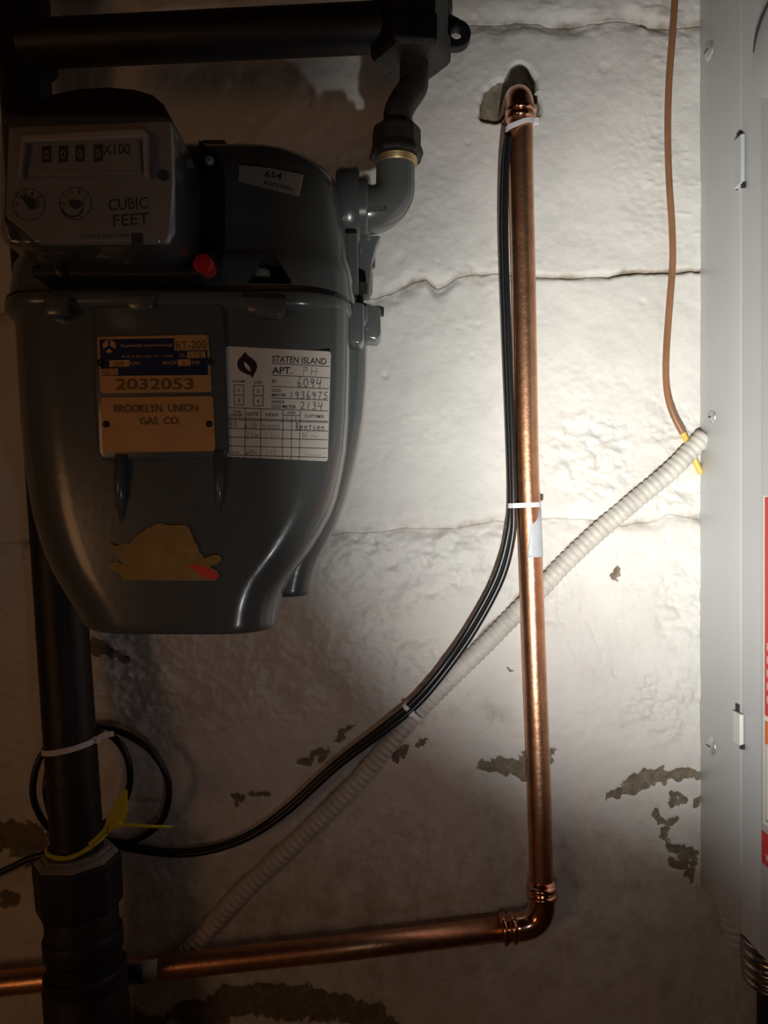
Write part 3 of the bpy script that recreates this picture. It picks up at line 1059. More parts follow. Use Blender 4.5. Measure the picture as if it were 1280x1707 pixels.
# ---- torn sticker
torn = [(184, 905), (197, 910), (216, 907), (222, 897), (236, 888), (246, 880), (256, 875), (272, 873), (312, 876), (318, 888), (326, 905), (334, 922), (340, 930), (352, 926), (366, 926),
        (369, 932), (362, 940), (350, 944), (360, 950), (366, 960), (360, 968), (206, 967), (198, 955), (184, 950), (182, 938), (195, 936), (206, 942), (196, 928), (188, 914)]
tj = []
for k in range(len(torn)):
    a, b = Vector(torn[k]), Vector(torn[(k + 1) % len(torn)])
    n_ = max(1, int((b - a).length / 5))
    flat_edge = a.y > 965 and b.y > 965
    for q in range(n_):
        p = a + (b - a) * q / n_
        jx, jy = (0, 0) if (q == 0 or flat_edge) else (1.6 * math.sin(k * 7.3 + q * 4.1), 1.6 * math.cos(k * 3.7 + q * 5.9))
        tj.append((p.x + jx, p.y + jy))
torn = tj
ts = put('torn_sticker', *prism_px(torn, YF - 0.0022, YF + 0.0008), M_TORN, meter)
ts['label'] = 'torn tan sticker remnant'
red = [(312, 941), (328, 941), (344, 945), (358, 953), (366, 960), (357, 967), (340, 962), (326, 952)]
put('red_scrap', *prism_px(red, YF - 0.0026, YF - 0.0020), M_REDST, ts)

# ---- cover sticker 654
YS = -0.1978
stk = [(399, 275), (450, 280), (505, 291), (498, 326), (445, 314), (397, 302)]
sv = [U(px, py, -0.1965 + 0.018 * max(0, (330 - py) / 88) ** 2) for px, py in stk]
sv = [U(px, py, YS) for px, py in stk]
kk = put('number_sticker', sv + [Vector((p.x, p.y + 0.0022, p.z)) for p in sv],
         [tuple(range(6)), tuple(range(6, 12))[::-1]] + [(k, 6 + k, 6 + (k + 1) % 6, (k + 1) % 6) for k in range(6)], M_GREYST, meter)
fS = plane_fn(YS - 0.0002)
for g_ in (text_map('654', (441, 294), (469, 299), 11, fS), text_map('ROCKWELL', (440, 307), (489, 318), 6, fS)):
    put('lettering', *g_, M_INK, kk)

# ---- index (counter)
YI = -0.268
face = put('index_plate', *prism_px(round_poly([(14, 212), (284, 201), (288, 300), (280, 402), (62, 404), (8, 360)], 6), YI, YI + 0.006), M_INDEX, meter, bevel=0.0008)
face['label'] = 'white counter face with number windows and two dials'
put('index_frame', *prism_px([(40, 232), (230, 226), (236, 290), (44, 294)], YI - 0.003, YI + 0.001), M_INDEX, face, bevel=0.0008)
bd = [prism_px([(34, 224), (238, 213), (244, 220), (236, 228), (44, 236), (36, 292), (28, 292)], YI - 0.0065, YI + 0.001),
      prism_px([(236, 216), (246, 218), (247, 292), (239, 294)], YI - 0.0065, YI + 0.001)]
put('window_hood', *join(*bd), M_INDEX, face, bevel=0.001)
for i, px in enumerate((77, 105, 133, 163)):
    wv = put('number_wheel', *prism_px([(px - 7, 246 - .03 * px), (px + 7, 245 - .03 * px), (px + 7, 271 - .02 * px), (px - 7, 272 - .02 * px)], YI - 0.0036, YI), M_INDEXW, face)
    put('digit', *text_map('0', (px - 3.5, 267 - .025 * px), (px + 4.5, 266.5 - .025 * px), 15, plane_fn(YI - 0.0038)), M_DIGIT, wv) if False else \
        put('digit', *text_map('0', (px - 3.5, 267 - .025 * px), (px + 4.5, 266.5 - .025 * px), 15, plane_fn(YI - 0.0038)), M_DIGIT, face)
fI = plane_fn(YI - 0.0003); fI2 = plane_fn(YI - 0.0033)


def ring(cx, cy, r, wd, fn, n=32):
    return line_map([(cx + r * math.cos(2 * math.pi * k / n), cy + r * math.sin(2 * math.pi * k / n)) for k in range(n + 1)], wd, fn)


dl = [ring(48, 341, 27, 1.2, fI), ring(126, 339, 27, 1.3, fI)]
for cx_, cy_ in ((48, 341), (126, 339)):
    for k in range(10):
        a = 2 * math.pi * k / 10
        dl.append(line_map([(cx_ + 23 * math.cos(a), cy_ + 23 * math.sin(a)), (cx_ + 27 * math.cos(a), cy_ + 27 * math.sin(a))], 1.4, fI))
        if k > 4:
            dl.append(text_map(str((k + 3) % 10), (cx_ + 19 * math.cos(a) - 2, cy_ + 19 * math.sin(a) + 2), (cx_ + 19 * math.cos(a) + 2, cy_ + 19 * math.sin(a) + 2), 5, fI))
for g_ in (text_map('X100', (171, 258), (217, 256), 18, fI2), text_map('CUBIC', (181, 351), (247, 347), 20, fI), text_map('FEET', (189, 377), (249, 373), 20, fI),
           text_map('CLASS 200 CFH', (134, 397), (214, 395), 6, fI)):
    put('lettering', *g_, M_INK, face)
put('dial_marks', *join(*dl), M_INK, face)
put('dial_hand', *prism_px([(40, 336), (32, 324), (44, 328), (56, 334), (56, 344), (48, 348)], YI - 0.003, YI - 0.001), M_INDEXW, face)
put('dial_hand', *prism_px([(115, 333), (131, 333), (131, 341), (121, 347), (115, 341)], YI - 0.003, YI - 0.001), M_INDEXW, face)
put('dial_arc', *line_map([(121 + 17 * math.cos(a), 347 + 14 * math.sin(a)) for a in [k * math.pi / 12 for k in range(0, 13)]], 3, fI), M_INK, face)
put('blue_tab', *prism_px([(218, 389), (236, 388), (238, 406), (219, 407)], YI - 0.001, YI), M_BLUE, face)
# dark hood and base of the index
arch = [(12, 214), (22, 200), (50, 172), (85, 155), (130, 146), (180, 143), (225, 147), (254, 156), (272, 172), (286, 200), (286, 214)]
hood = put('index_hood', *prism_px(arch, YI + 0.001, -0.196), M_BLACK, meter, bevel=0.002, smooth=True)
put('index_back', *prism_px([(10, 214), (286, 206), (286, 402), (262, 410), (60, 412), (4, 370)], YI + 0.014, -0.196), M_BLACK, meter, bevel=0.002)
xr_ = U(292, 0, YI).x; xl_ = U(-2, 0, YI).x
cz0 = U(0, 408, YI).z; cz1 = U(0, 200, YI).z
cl = [rrect(xl_ - s, xr_ + s, YI - 0.0045, -0.1965, .006, .002, z, 5) for z, s in
      ((cz0 - 0.003, -.014), (cz0, -.004), (cz0 + .006, 0.0), (cz1 - .006, 0), (cz1, -.002))]
# cover open at the back: only outer shell faces
V, F = loft(cl)
clear = put('clear_cover', V, F, M_CLEAR, meter, auto=40)
clear['label'] = 'clear plastic cover over the counter'
sd = clear.modifiers.new('thickness', 'SOLIDIFY'); sd.thickness = 0.0012
# cover base flange and seal plug
put('index_flange', *join(prism_px([(330, 210 + 20), (366, 262), (372, 290), (372, 470), (352, 476), (330, 470)], -0.203, -0.192)), M_BLACK, meter, bevel=0.0015)
put('index_sill', *box((xl_, -0.232, U(0, 470, -0.22).z), (xr_ + .006, -0.192, U(0, 452, -0.22).z)), M_BLACK, meter, bevel=0.002)
pc = U(338, 439, -0.232)
put('red_plug', *turned(pc, (0, -1, 0), [(-0.012, 0.0058), (0, 0.0060), (0.001, 0.0052)], 24), M_REDCAP, meter, auto=40)
tb = put('plug_sleeve', *turned(pc + Vector((0.0012, 0.002, -0.0005)), (0, -1, 0), [(-0.026, 0.0078), (0.0, 0.0078)], 24), M_CLEAR, meter, auto=40)
put('cover_screw', *turned(U(348, 266, -0.206), (0, -1, 0), [(-0.004, .0028), (0, .0028), (.001, .0018)], 12), M_SCREW, meter)
put('cover_screw', *turned(U(272, 292, YI - .001), (0, -1, 0), [(-0.003, .0030), (0, .0030), (.001, .002)], 12), M_INDEXW, meter)
put('seal_wire', *tube(catmull([U(92, 448, -.235), U(97, 455, -.237), U(101, 460, -.233)], 5), .0008, 8), M_THREAD, meter, smooth=True)

# ================================================================== METER BAR AND SWIVEL
YM = -0.135
bar = thing('meter_bar', U(685, 90, YM), 'black iron meter bar across the top with lug and hexagonal outlet', 'pipe')
bz = U(0, 46, YM).z
put('bar_pipe', *tube([(U(20, 0, YM).x, YM + .02, bz), (U(640, 0, YM).x, YM, bz)], 0.0168, 28), M_BLACK, bar, auto=40)
ch = U(685, 0, YM)
hz = U(0, 105, YM).z
rh = 0.0295
put('hex_body', *turned((ch.x, YM, hz), (0, 0, 1), [(0.0, rh * .93), (0.003, rh), (0.02, rh), (0.022, rh * .93), (0.028, 0.0275), (0.085, 0.0275)], 6, 0.62), M_BLACK, bar, bevel=0.0008)
put('hex_face', *turned((ch.x, YM, hz - 0.0006), (0, 0, 1), [(0, rh * .90), (0.0012, rh * .93)], 6, 0.62), M_IRON, bar)
lc = U(761, 56, -0.118)
rings = [[], [], [], []]
for k in range(28):
    a = 2 * math.pi * k / 28
    ca, sa = math.cos(a), math.sin(a)
    ro = 0.0108 if ca > 0 else 0.0108 + 0.006 * ca * ca
    for ri, (rad_, yy) in enumerate(((ro, -0.119), (ro, -0.111), (0.0043, -0.111), (0.0043, -0.119))):
        rings[ri].append(Vector((lc.x + rad_ * ca, yy, lc.z + rad_ * sa)))
V = [p for q in rings for p in q]
F = []
for ri in range(4):
    rj = (ri + 1) % 4
    for k in range(28):
        l = (k + 1) % 28
        F.append((ri * 28 + k, ri * 28 + l, rj * 28 + l, rj * 28 + k))
lg = put('mounting_lug', V, F, M_BLACK, bar, bevel=0.001)
put('lug_web', *prism_px([(700, -20), (736, -20), (744, 10), (752, 24), (766, 31), (752, 44), (747, 60), (750, 84), (700, 84)], -0.119, -0.111), M_BLACK, bar)
put('bar_boss', *turned((U(735, 0, -.12).x, -0.118, U(0, 2, -.12).z), (1, 0, 0.2), [(-0.01, .012), (0.004, .012), (0.007, .009)], 20), M_BLACK, bar, auto=40)
sw = catmull([U(690, 96, YM), U(690, 128, YM), U(688, 146, YM - .001), U(672, 170, YM - .003), U(664, 188, YE), U(663, 205, YE), U(663, 232, YE)], 8)
put('offset_swivel', *tube(sw, 0.0105, 28), M_IRON, bar, smooth=True)
nz = U(663, 240, YE)
put('union_nut', *turned((nz.x - .001, YE, nz.z), (0, 0, 1), [(-0.011, 0.0190), (-0.0085, 0.0198), (-0.006, 0.0192), (-0.003, 0.0180), (0.008, 0.0178), (0.0105, 0.0165), (0.0125, 0.013)], 10, 0.1), M_IRON, bar, bevel=0.0006)
tp = [(0.0, 0.0142)]
for k in range(5):
    tp += [(0.0012 + k * 0.0018, 0.0152), (0.0021 + k * 0.0018, 0.0143)]
put('thread', *turned((nz.x - .001, YE, nz.z - 0.0165), (0, 0, 1), tp, 32), M_THREAD, bar, auto=30)

# ================================================================== GAS RISER
YR = -0.072
yR = lambda py: -0.052 - 0.020 * min(1.0, max(0.0, (py - 900) / 500.0))
rc = lambda py: 106.5 + 0.0677 * (py - 1080)
riser = thing('gas_riser', U(rc(1707), 1760, YR), 'black gas riser pipe behind the meter with nut and couplings at its foot', 'pipe')
put('pipe', *tube([U(rc(p), p, yR(p)) for p in (-900, -40, 500, 900, 1150, 1400, 1480)], [0.0198, 0.0200, 0.0204, 0.0206, 0.0205, 0.0203, 0.0202], 32), M_BLACK, riser, auto=40)
put('tee', *turned(U(rc(40), 40, -.052), (U(rc(-60), -60, -.052) - U(rc(200), 200, -.052)), [(-0.040, 0.0225), (-0.037, 0.0262), (-0.024, 0.0262), (-0.022, 0.0235), (0.034, 0.0235), (0.036, 0.0262), (0.049, 0.0262), (0.052, 0.0225)], 28), M_BLACK, riser, auto=40)
ax = (U(rc(1300), 1300, YR) - U(rc(1600), 1600, YR)).normalized()
put('hex_nut', *turned(U(131, 1470, YR), ax, [(-0.022, 0.030), (-0.018, 0.0335), (0.017, 0.0345), (0.020, 0.033)], 8, 0.25), M_DUSTY, riser, bevel=0.0012)
put('nut_top', *turned(U(131, 1470, YR), ax, [(0.0195, 0.0325), (0.0212, 0.0315), (0.0235, 0.029), (0.0240, 0.0265), (0.0258, 0.0255), (0.0262, 0.021)], 8, 0.25), M_NUTDUST, riser)
put('coupling', *turned(U(137, 1540, YR), ax, [(-0.034, 0.0285), (0.022, 0.0285), (0.024, 0.027)], 32), M_DUSTY, riser, auto=40)
put('band', *turned(U(139, 1566, YR), ax, [(-0.010, 0.0295), (-0.008, 0.0308), (0.006, 0.0308), (0.008, 0.0295)], 32), M_DUSTY, riser, auto=40)
put('band', *turned(U(143, 1622, YR), ax, [(-0.010, 0.0305), (-0.008, 0.0322), (0.004, 0.0322), (0.006, 0.0305)], 32), M_DUSTY, riser, auto=40)
put('lower_coupling', *turned(U(146, 1690, YR), ax, [(-0.09, 0.0325), (0.028, 0.0325), (0.030, 0.031)], 32), M_DUSTY, riser, auto=40)
put('lower_pipe', *tube([U(140, 1600, YR), U(175, 2100, YR), U(260, 3500, YR)], 0.0207, 24), M_BLACK, riser, auto=40)

# ================================================================== COPPER LINE
YC = -0.027
RC = 0.0102
YT = -0.044
cop = thing('copper_water_pipe', U(903, 1548, YC), 'copper water pipe rising up the wall and turning left at the foot', 'pipe')
vp = catmull([U(868, 190, YT), U(869, 300, YT + .003), U(873, 480, YT + .008), U(878, 760, YC - .003), U(884, 920, YC), U(891, 1120, YC), U(898, 1300, YC), U(903, 1478, YC)], 12)
vt = put('riser_tube', *tube(vp, RC, 36), M_COPPER, cop, smooth=True)
# top elbow, turning back into the wall
c0 = U(868, 196, YT)
Re = 0.020
pe = [c0 + Vector((0, 0, -0.004)), c0 + Vector((0, 0, 0.004))]
zc = c0.z + 0.004
for k in range(1, 11):
    a = math.pi / 2 * k / 10
    pe.append(Vector((c0.x - 0.0006 * k / 10, c0.y + Re - Re * math.cos(a), zc + Re * math.sin(a))))
pe.append(Vector((pe[-1].x, 0.012, pe[-1].z)))
put('top_elbow', *tube(pe, 0.0112, 32), M_COPPERF, cop, smooth=True)
for py, h in ((186, 0.0132), (197, 0.0124)):
    q = U(868, py, YT)
    put('press_bead', *turned(q, (0, 0, 1), [(-0.0030, 0.0110), (-0.0016, h), (0.0016, h), (0.0030, 0.0110)], 32), M_COPPERF, cop, smooth=True)
# bottom elbow
b0 = U(903, 1478, YC); b1 = U(838, 1549, YC)
vd = (U(903, 1478, YC) - U(898, 1300, YC)).normalized()
hd = (U(838, 1549, YC) - U(904, 1541, YC)).normalized()
corner = U(905, 1541, YC)
tl = 0.020
pe = [b0 - vd * 0.006]
for k in range(13):
    t = k / 12
    pe.append((corner - vd * tl) * (1 - t) ** 2 + corner * 2 * t * (1 - t) + (corner + hd * tl) * t * t)
pe.append(corner + hd * 0.034)
put('bottom_elbow', *tube(pe, 0.0116, 32), M_COPPERF, cop, smooth=True)
for q, a in ((U(903, 1478, YC), vd), (U(903.6, 1492, YC), vd), (corner + hd * 0.034, hd), (corner + hd * 0.026, hd)):
    put('press_bead', *turned(q, a, [(-0.003, 0.0112), (-0.0012, 0.0134), (0.0012, 0.0134), (0.003, 0.0112)], 32), M_COPPERF, cop, smooth=True)
put('horizontal_tube', *tube([U(848, 1547.5, YC), U(560, 1582, YC), U(265, 1613, YC), U(0, 1640, YC), U(-300, 1670, YC), U(-2200, 1862, YC)], RC, 32), M_COPPER, cop, smooth=True)


def pipe_patch(name, center, axis, r, a0, a1, prof, material, parent):
    """curved sticker: prof = list of (s, shift0, shift1) along the axis; wraps from angle a0 to a1 (0 faces the room)"""
    ax_ = Vector(axis).normalized()
    u = Vector((0, -1, 0)); u = (u - ax_ * u.dot(ax_)).normalized(); v = ax_.cross(u)
    V, F = [], []
    n = 14
    for s, s0, s1 in prof:
        for k in range(n + 1):
            a = (a0 + s0) + ((a1 + s1) - (a0 + s0)) * k / n
            V.append(Vector(center) + ax_ * s + (u * math.cos(a) + v * math.sin(a)) * r)
    m = n + 1
    for i in range(len(prof) - 1):
        for k in range(n):
            F.append((i * m + k, i * m + k + 1, (i + 1) * m + k + 1, (i + 1) * m + k))
    o = put(name, V, F, material, parent, smooth=True)
    sd_ = o.modifiers.new('thickness', 'SOLIDIFY'); sd_.thickness = 0.0003
    return o


axv = (U(881, 848, YC) - U(884, 925, YC)).normalized()
o = pipe_patch('silver_sticker', U(882.5, 887, YC), axv, RC + 0.0006, -0.05, 1.9, [(-0.0215, -.35, 0), (-0.018, -.38, 0), (-0.008, -.22, 0), (0.006, -.05, 0), (0.0205, .05, 0)], M_TAPE, cop)
o['label'] = 'torn silver sticker'
axh = (U(265, 1613, YC) - U(215, 1618.5, YC)).normalized()
o = pipe_patch('pipe_label', U(240, 1615.5, YC), axh, RC + 0.0005, -1.2, 1.2, [(-0.0145, 0, 0), (0.0145, 0, 0)], M_GREYST, cop)
pipe_patch('label_print', U(234, 1616, YC), axh, RC + 0.0009, -0.9, 0.9, [(-0.007, 0, 0), (0.005, 0, 0)], M_INK, cop)

# ================================================================== PAINTED FLEX CONDUIT
cpx = [(1174, 727),  (1120, 783), (1060, 833), (1000, 884), (940, 940), (905, 978), (860, 1022), (800, 1083), (745, 1136), (690, 1193), (640, 1250), (590, 1308), (530, 1368),
       (470, 1424), (400, 1490), (350, 1545), (305, 1592)]
pth = resample(catmull([U(px, py, -0.0075 if i < 2 else -0.0055 if i < 7 else -0.0035) for i, (px, py) in enumerate(cpx)], 14), 0.0011)
rr = []
for i in range(len(pth)):
    ph_ = (i * 0.0011 / 0.0058) % 1.0
    rr.append(0.0074 + 0.0012 * (1 - abs(2 * ph_ - 1) ** 2.2))
co_ = put('flexible_conduit', *tube(pth, rr, 18), M_COND, smooth=True)
tag(co_, 'white painted ribbed conduit running diagonally across the wall behind the copper pipe', 'conduit')

# ================================================================== CABLES
RA = 0.0029
pa = [(846, 222, -.045), (839, 290, -.042), (837, 400, -.038), (842, 560, -.032), (848, 720, -.027), (851, 838, -.024), (846, 895, -.022), (826, 965, -.018), (783, 1045, -.016), (738, 1112, -.020),
      (690, 1168, -.020), (640, 1210, -.018), (560, 1272, -.016), (480, 1345, -.015), (420, 1388, -.014), (360, 1412, -.014), (300, 1420, -.013), (240, 1414, -.013), (190, 1402, -.013),
      (120, 1398, -.012), (82, 1380, -.016), (60, 1345, -.02), (55, 1310, -.02), (66, 1265, -.018), (95, 1228, -.013), (130, 1213, -.012), (165, 1212, -.018), (205, 1222, -.024), (250, 1250, -.026), (277, 1292, -.026),
      (281, 1330, -.024), (268, 1370, -.022), (235, 1396, -.018), (200, 1408, -.013), (140, 1416, -.012), (60, 1428, -.014), (0, 1454, -.014), (-120, 1500, -.014), (-500, 1600, -.014), (-1200, 1640, -.014)]
pb = [(848, 226, -.053), (843, 290, -.050), (842, 400, -.046), (847, 560, -.040), (853, 720, -.035), (856, 838, -.032), (854, 895, -.029), (836, 965, -.025), (794, 1045, -.022), (748, 1112, -.022),
      (698, 1172, -.023), (648, 1214, -.023), (564, 1277, -.0215), (484, 1349, -.0205), (422, 1392, -.020), (360, 1416, -.020), (300, 1424, -.0195), (240, 1419, -.019), (200, 1412, -.014),
      (140, 1402, -.013), (95, 1375, -.022), (80, 1340, -.026), (77, 1305, -.026), (88, 1262, -.021), (120, 1226, -.015), (165, 1219, -.023), (192, 1232, -.030), (212, 1262, -.032), (217, 1300, -.032),
      (208, 1335, -.03), (188, 1362, -.022), (150, 1385, -.014)]
for P_, lb_ in ((pa, 'black cable strapped to the copper pipe, outer loop round the riser'), (pb, 'black cable beside its twin, inner loop round the riser')):
    o = put('black_cable', *tube(catmull([U(*p) for p in P_], 9), RA, 14), M_CABLE, smooth=True)
    tag(o, lb_, 'cable', 'pair of black cables')

wire = thing('brown_wire', U(1125, -20, -0.008), 'thin brown wire hanging down beside the grey panel, yellow at its end', 'wire')
wp = [(1128, -40), (1125, 0), (1121, 60), (1115, 140), (1113, 220), (1115, 300), (1120, 380), (1121, 440), (1116, 510), (1111, 580), (1110, 630), (1114, 665), (1124, 695), (1138, 722)]
put('jacket', *tube(catmull([U(px, py, -.010) for px, py in wp], 9), 0.0029, 14), M_BROWNW, wire, smooth=True)
wp2 = [(1134, 714), (1138, 722), (1146, 738), (1156, 762), (1168, 789)]
put('yellow_end', *tube(catmull([U(px, py, -.0095 if i < 2 else -.0020) for i, (px, py) in enumerate(wp2)], 9), 0.0027, 14), M_YELW, wire, smooth=True)


# ================================================================== TIES AND SEAL
def tie(label, center, axis, pts2, wdt, head, tail=None, material=None, thick=0.0011, tilt=None):
    """strap around a bundle: pts2 = outline in the (u,v) plane across the axis; u points to the room, v to the right"""
    ax_ = Vector(axis).normalized()
    u = Vector((0, -1, 0)); u = (u - ax_ * u.dot(ax_)).normalized()
    v = Vector((1, 0, 0)); v = (v - ax_ * v.dot(ax_)).normalized()
    c_ = Vector(center)
    n = len(pts2)
    path = catmull([c_ + u * a + v * b + ax_ * (tilt * b if tilt else 0) for a, b in pts2 + pts2[:1]], 6)[:-1]
    V, F = [], []
    for i, p in enumerate(path):
        out = (p - c_); out = (out - ax_ * out.dot(ax_)).normalized()
        for s, t in ((-1, 0), (1, 0), (1, 1), (-1, 1)):
            V.append(p + ax_ * (s * wdt / 2) + out * (t * thick))
    m = len(path)
    for i in range(m):
        j = (i + 1) % m
        for k in range(4):
            l = (k + 1) % 4
            F.append((i * 4 + k, i * 4 + l, j * 4 + l, j * 4 + k))
    t_ = thing('cable_tie', c_, label, 'cable tie')
    put('strap', V, F, material or M_TIE, t_, auto=40)
    hp = c_ + u * head[0] + v * head[1] + ax_ * (tilt * head[1] if tilt else 0)
    put('head', *box(hp - Vector((.0026, .0022, .0026)), hp + Vector((.0026, .0022, .0026))), material or M_TIE, t_, bevel=0.0006)
    if tail:
        put('tail', *sweep(catmull([hp + Vector(q) for q in tail], 5), [(-wdt / 2, -.0005), (wdt / 2, -.0005), (wdt / 2, .0005), (-wdt / 2, .0005)], up=(0, 0, 1)), material or M_TIE, t_)
    return t_


def hull_loop(circs, n=26):
    """convex outline round several circles (a, b, r) in the u,v plane"""
    c0 = np.mean([[c[0], c[1]] for c in circs], 0)
    pts = []
    for k in range(n):
        th = 2 * math.pi * k / n
        d = (math.cos(th), math.sin(th))
        best = max(circs, key=lambda c: c[0] * d[0] + c[1] * d[1] + c[2])
        pts.append((best[0] + best[2] * d[0], best[1] + best[2] * d[1]))
    return pts


pxm = S(1, YC)
tie('white cable tie at the top of the copper pipe, below its upper elbow', U(868, 213, YT), (0, 0, 1), hull_loop([(0, 0, RC + .0002), (.006, -18 * pxm, .0032)]), 0.0040, (0.002, 0.0125), tilt=0.35)
tie('white cable tie halfway down the copper pipe, above the silver sticker', U(880, 842, YC), axv, hull_loop([(0, 0, RC + .0002), (.005, -21 * pxm, .0042), (.004, -26 * pxm, .003)]), 0.0042, (-0.004, 0.012))
cax = (U(735, 1115, -.02) - U(640, 1212, -.02)).normalized()
cc = U(684, 1184, -.0175)
tie('small white cable tie joining the black cables to the painted conduit', cc, cax, hull_loop([(.003, -.004, .0036), (-.006, .004, .0095)]), 0.0036, (0.006, .001))
rax = ax
tie('pale cable tie around the black riser, above the yellow seal', U(rc(1240), 1240, yR(1240)), rax, hull_loop([(0, 0, 0.0209), (-.012, 0.018, .006)]), 0.0045, (0.003, 0.0225),
    tail=[(0, 0, 0), (0.006, .002, .003), (0.013, .004, .004)], tilt=0.12)

# yellow security seal around the riser
seal = thing('security_seal', U(190, 1400, YR - .02), 'yellow plastic security seal looped round the riser above its nut', 'seal')
sp = []
cR = U(128, 1400, YR)
for k in range(25):
    a = 2 * math.pi * k / 24
    r_ = 0.0222
    sp.append(cR + Vector((r_ * math.cos(a), r_ * math.sin(a), -0.0035 + 0.0085 * max(0, math.cos(a)) ** 1.5 - 0.0015)))
put('strap', *tube(sp[:-1], [0.0017 + 0.0004 * (k % 2) for k in range(24)], 8, closed=True), M_YELLOW, seal, smooth=True)
ys = YR - .016
put('strap_rise', *tube(catmull([U(150, 1408, YR - .020), U(168, 1392, YR - .018), U(180, 1378, ys)], 6), 0.0022, 10), M_YELLOW, seal, smooth=True)
put('flag', *prism_px([(171, 1388), (178, 1362), (190, 1340), (205, 1319), (211, 1317), (212, 1342), (210, 1364), (203, 1372), (190, 1380), (178, 1392)], ys - .0012, ys + .0008), M_YELLOW, seal, bevel=0.0005)
put('tail', *tube([U(196, 1374, ys - .001), U(240, 1377, ys - .002), U(287, 1379, ys - .003)], [0.0019, 0.0013, 0.0012], 10), M_YELLOW, seal, smooth=True)
put('lock', *turned(U(197, 1373, ys - .001), (0, -1, 0), [(-.003, .0034), (.002, .0034), (.003, .002)], 14), M_YELLOW, seal, auto=40)

# ================================================================== ELECTRICAL PANEL
XP = 0.2867
ptop = 2.0
pbot = U(0, 1480, 0).z


def Ps(px, py, dx=0.0):
    """pixel to a point on the panel's left side, x = XP"""
    x = XP + dx
    d = x * FOCAL / (px - 640.0)
    return Vector((x, d - DIST, CZ - (py - 853.5) * d / FOCAL))


pan = thing('electrical_panel', (XP + 0.18, -0.1, pbot), 'grey steel electrical panel on the right with warning labels on its side', 'electrical panel')
y1 = Ps(1237, 0).y
y2 = Ps(1268, 0).y
put('cabinet', *box((XP, y1 + .001, pbot), (XP + 0.36, 0.004, ptop)), M_PANEL, pan, bevel=0.0035, smooth=True, bseg=3)
put('cabinet_lip', *box((XP + 0.0008, y2 + .001, pbot + .002), (XP + 0.359, y1 + 0.004, ptop - .002)), M_PANEL, pan, bevel=0.001)
put('door', *box((XP - 0.0010, -0.205, pbot + .004), (XP + 0.362, y2, ptop - .004)), M_PANEL, pan, bevel=0.0025, smooth=True, bseg=3)
for px, py, s in ((1182, 85, 1.0), (1188, 695, .7), (1186, 1243, 1.0)):
    q = Ps(px, py)
    sc_ = put('screw', *turned(q + Vector((0.001, 0, 0)), (-1, 0, 0), [(0, 0.0084 * s), (0.0012, 0.0082 * s), (0.0026, 0.0066 * s), (0.0036, 0.0040 * s), (0.0040, 0.0012 * s)], 24), M_SCREW, pan, auto=40)
    put('screw_slot', *box(q + Vector((-0.0032, -.0032 * s, -.0006)), q + Vector((-0.0022, .0032 * s, .0006))), M_PANELD, sc_)
for (px, py0, py1, pd) in ((1235, 236, 304, 224), (1233, 1184, 1244, 1174)):
    a = Ps(px - 6, py0); b = Ps(px + 8, py1)
    ya, yb = sorted((a.y, b.y))
    z0, z1 = sorted((a.z, b.z))
    put('knockout_slot', *box((XP - 0.0012, yb - .006, z1 - .001), (XP + 0.002, yb - .001, z1 + .006)), M_PANELD, pan)
    put('knockout_slot', *box((XP - 0.0022, ya + .001, z0 - .003), (XP + 0.002, ya + .004, z0 + .001)), M_PANELD, pan)
    put('knockout_slot', *box((XP - 0.0012, yb - .0016, z0), (XP + 0.002, yb + .0006, z1)), M_PANELD, pan)
    put('latch_tab', *box((XP - 0.0034, ya + .001, z0), (XP + 0.0, yb - .0012, z1)), M_TAB if py0 > 500 else M_PANEL, pan, bevel=0.0008)
# concentric knock-out at the top
kc = Ps(1300, 68)
put('knockout_ring', *turned((XP - 0.0012, kc.y, kc.z), (-1, 0, 0), [(0, 0.036), (0.0010, 0.036), (0.0012, 0.0352)], 40), M_PANEL, pan, auto=40)
nring = []
for k in range(9):
    a = math.radians(20 + 70 * k / 8)
    nring.append(Vector((XP - 0.0024, kc.y + 0.0365 * math.cos(a), kc.z + 0.0365 * math.sin(a))))
put('knockout_gap', *tube(nring, [0.0004, .0009, .0013, .0015, .0015, .0015, .0013, .0009, .0004], 8), M_PANELD, pan, smooth=True)


def side_label(name, px0, py0, py1, ya, yb, material, parent, off=0.0013):
    """rectangular sticker on the door side; its rear edge at px0"""
    q0 = Ps(px0, py0, -off); q1 = Ps(px0, py1, -off)
    return put(name, *box((XP - off, yb, q1.z), (XP - off + 0.0004, q0.y, q0.z)), material, parent)


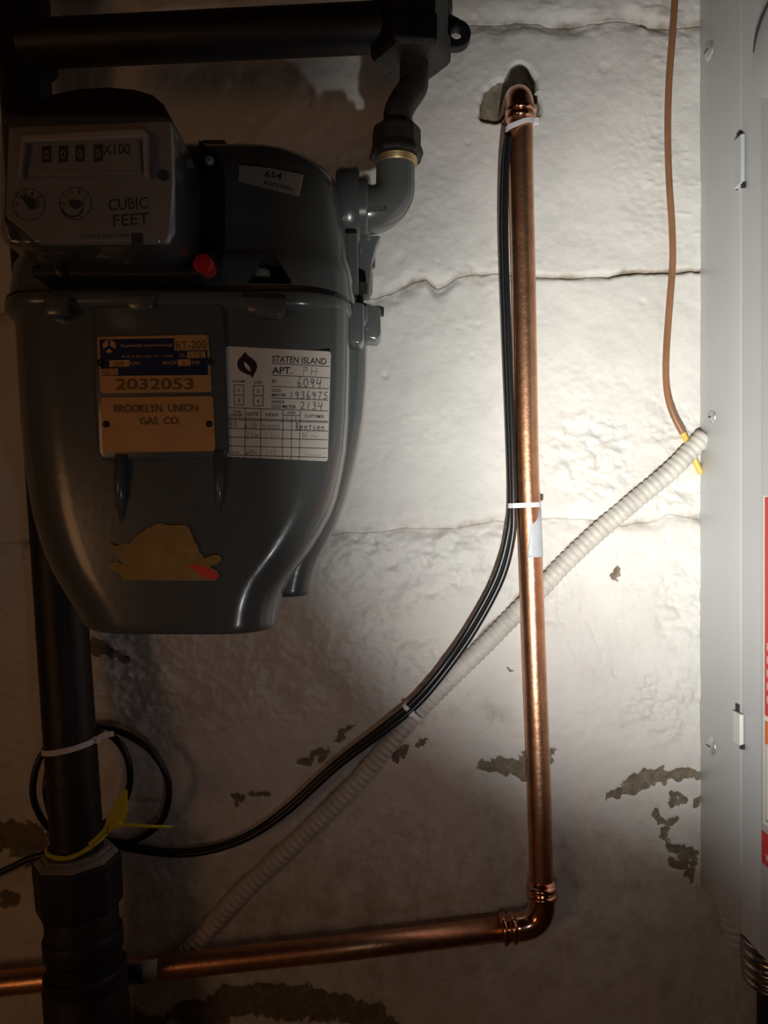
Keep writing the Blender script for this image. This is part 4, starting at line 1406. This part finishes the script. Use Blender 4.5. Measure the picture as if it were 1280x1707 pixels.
yl = -0.198
wl = side_label('warning_label', 1272, 826, 1372, 0, yl, M_PAPER, pan)
wl['label'] = 'tall warning sticker with red, orange and white bands'
side_label('red_band', 1274.5, 829, 1192, 0, yl, M_RED, wl, .0016)
side_label('orange_band', 1275, 1201, 1239, 0, yl, M_ORANGE, wl, .0016)
r2 = side_label('red_label', 1269.5, 1383, 1437, 0, yl, M_RED, pan)
fp = lambda yy, zz: Vector((XP - 0.0020, yy, zz))
q = Ps(1278, 1172, -.002)
marks = []
for k in range(5):
    zz = q.z + 0.0098 * k
    marks.append(([fp(q.y, zz), fp(q.y - .0012, zz), fp(q.y - .0012, zz + .0055), fp(q.y, zz + .0055)], [(0, 1, 2, 3)]))
put('white_print', *join(*marks), M_PAPER, wl)
q = Ps(1276, 1435, -.002)
put('white_print', *text_map('W', (0, 0), (0.006, 0), 0.006, lambda a, b: fp(q.y - a, q.z - b)), M_PAPER, r2)
q0 = Ps(1275, 1201, -.002); q1 = Ps(1274, 1366, -.002)
put('black_border', *join(line_map([(0, 0), (0, q0.z - q1.z)], .0006, lambda a, b: fp(q0.y - .0008 - a, q0.z - b)),
                          line_map([(0, 0), (.05, 0)], .0006, lambda a, b: fp(q0.y - .0008 - a, q1.z - b))), M_INK, wl)

# ================================================================== LOWER RIGHT CONDUITS
def ribbed(pts, r, amp, pitch, step=0.0007, n=24):
    P_ = resample(catmull(pts, 14), step)
    rr_ = [r + amp * (1 - abs(2 * ((i * step / pitch) % 1.0) - 1) ** 2.0) for i in range(len(P_))]
    return tube(P_, rr_, n)


o = put('steel_flexible_conduit', *ribbed([U(1289, 1500, -.078), U(1289, 1560, -.078), U(1287, 1590, -.078), U(1290, 1632, -.076)], 0.0205, 0.0034, 0.0066, n=32), M_STEEL, smooth=True)
tag(o, 'shiny steel ribbed conduit bending below the grey panel', 'conduit')
o = put('painted_flexible_conduit', *ribbed([U(1216, 1480, -.024), U(1222, 1510, -.024), U(1232, 1550, -.022), U(1250, 1590, -.020), U(1275, 1630, -.020)], 0.0112, 0.0022, 0.0072), M_COND, smooth=True)
tag(o, 'pale painted ribbed conduit in shadow under the panel corner', 'conduit')
pp = thing('dark_pipe', U(1290, 1760, -.03), 'dark vertical pipe at the bottom right corner below the steel conduit', 'pipe')
put('pipe', *tube([U(1291, 1600, -.03), U(1291, 1760, -.03), Vector((U(1291, 0, -.03).x, -.03, 0.0))], 0.0142, 24), M_BLACK, pp, auto=40)
put('coupling', *turned(U(1291, 1612, -.03), (0, 0, 1), [(-.012, .0165), (.012, .0165), (.0135, .015)], 24), M_IRON, pp, auto=40)
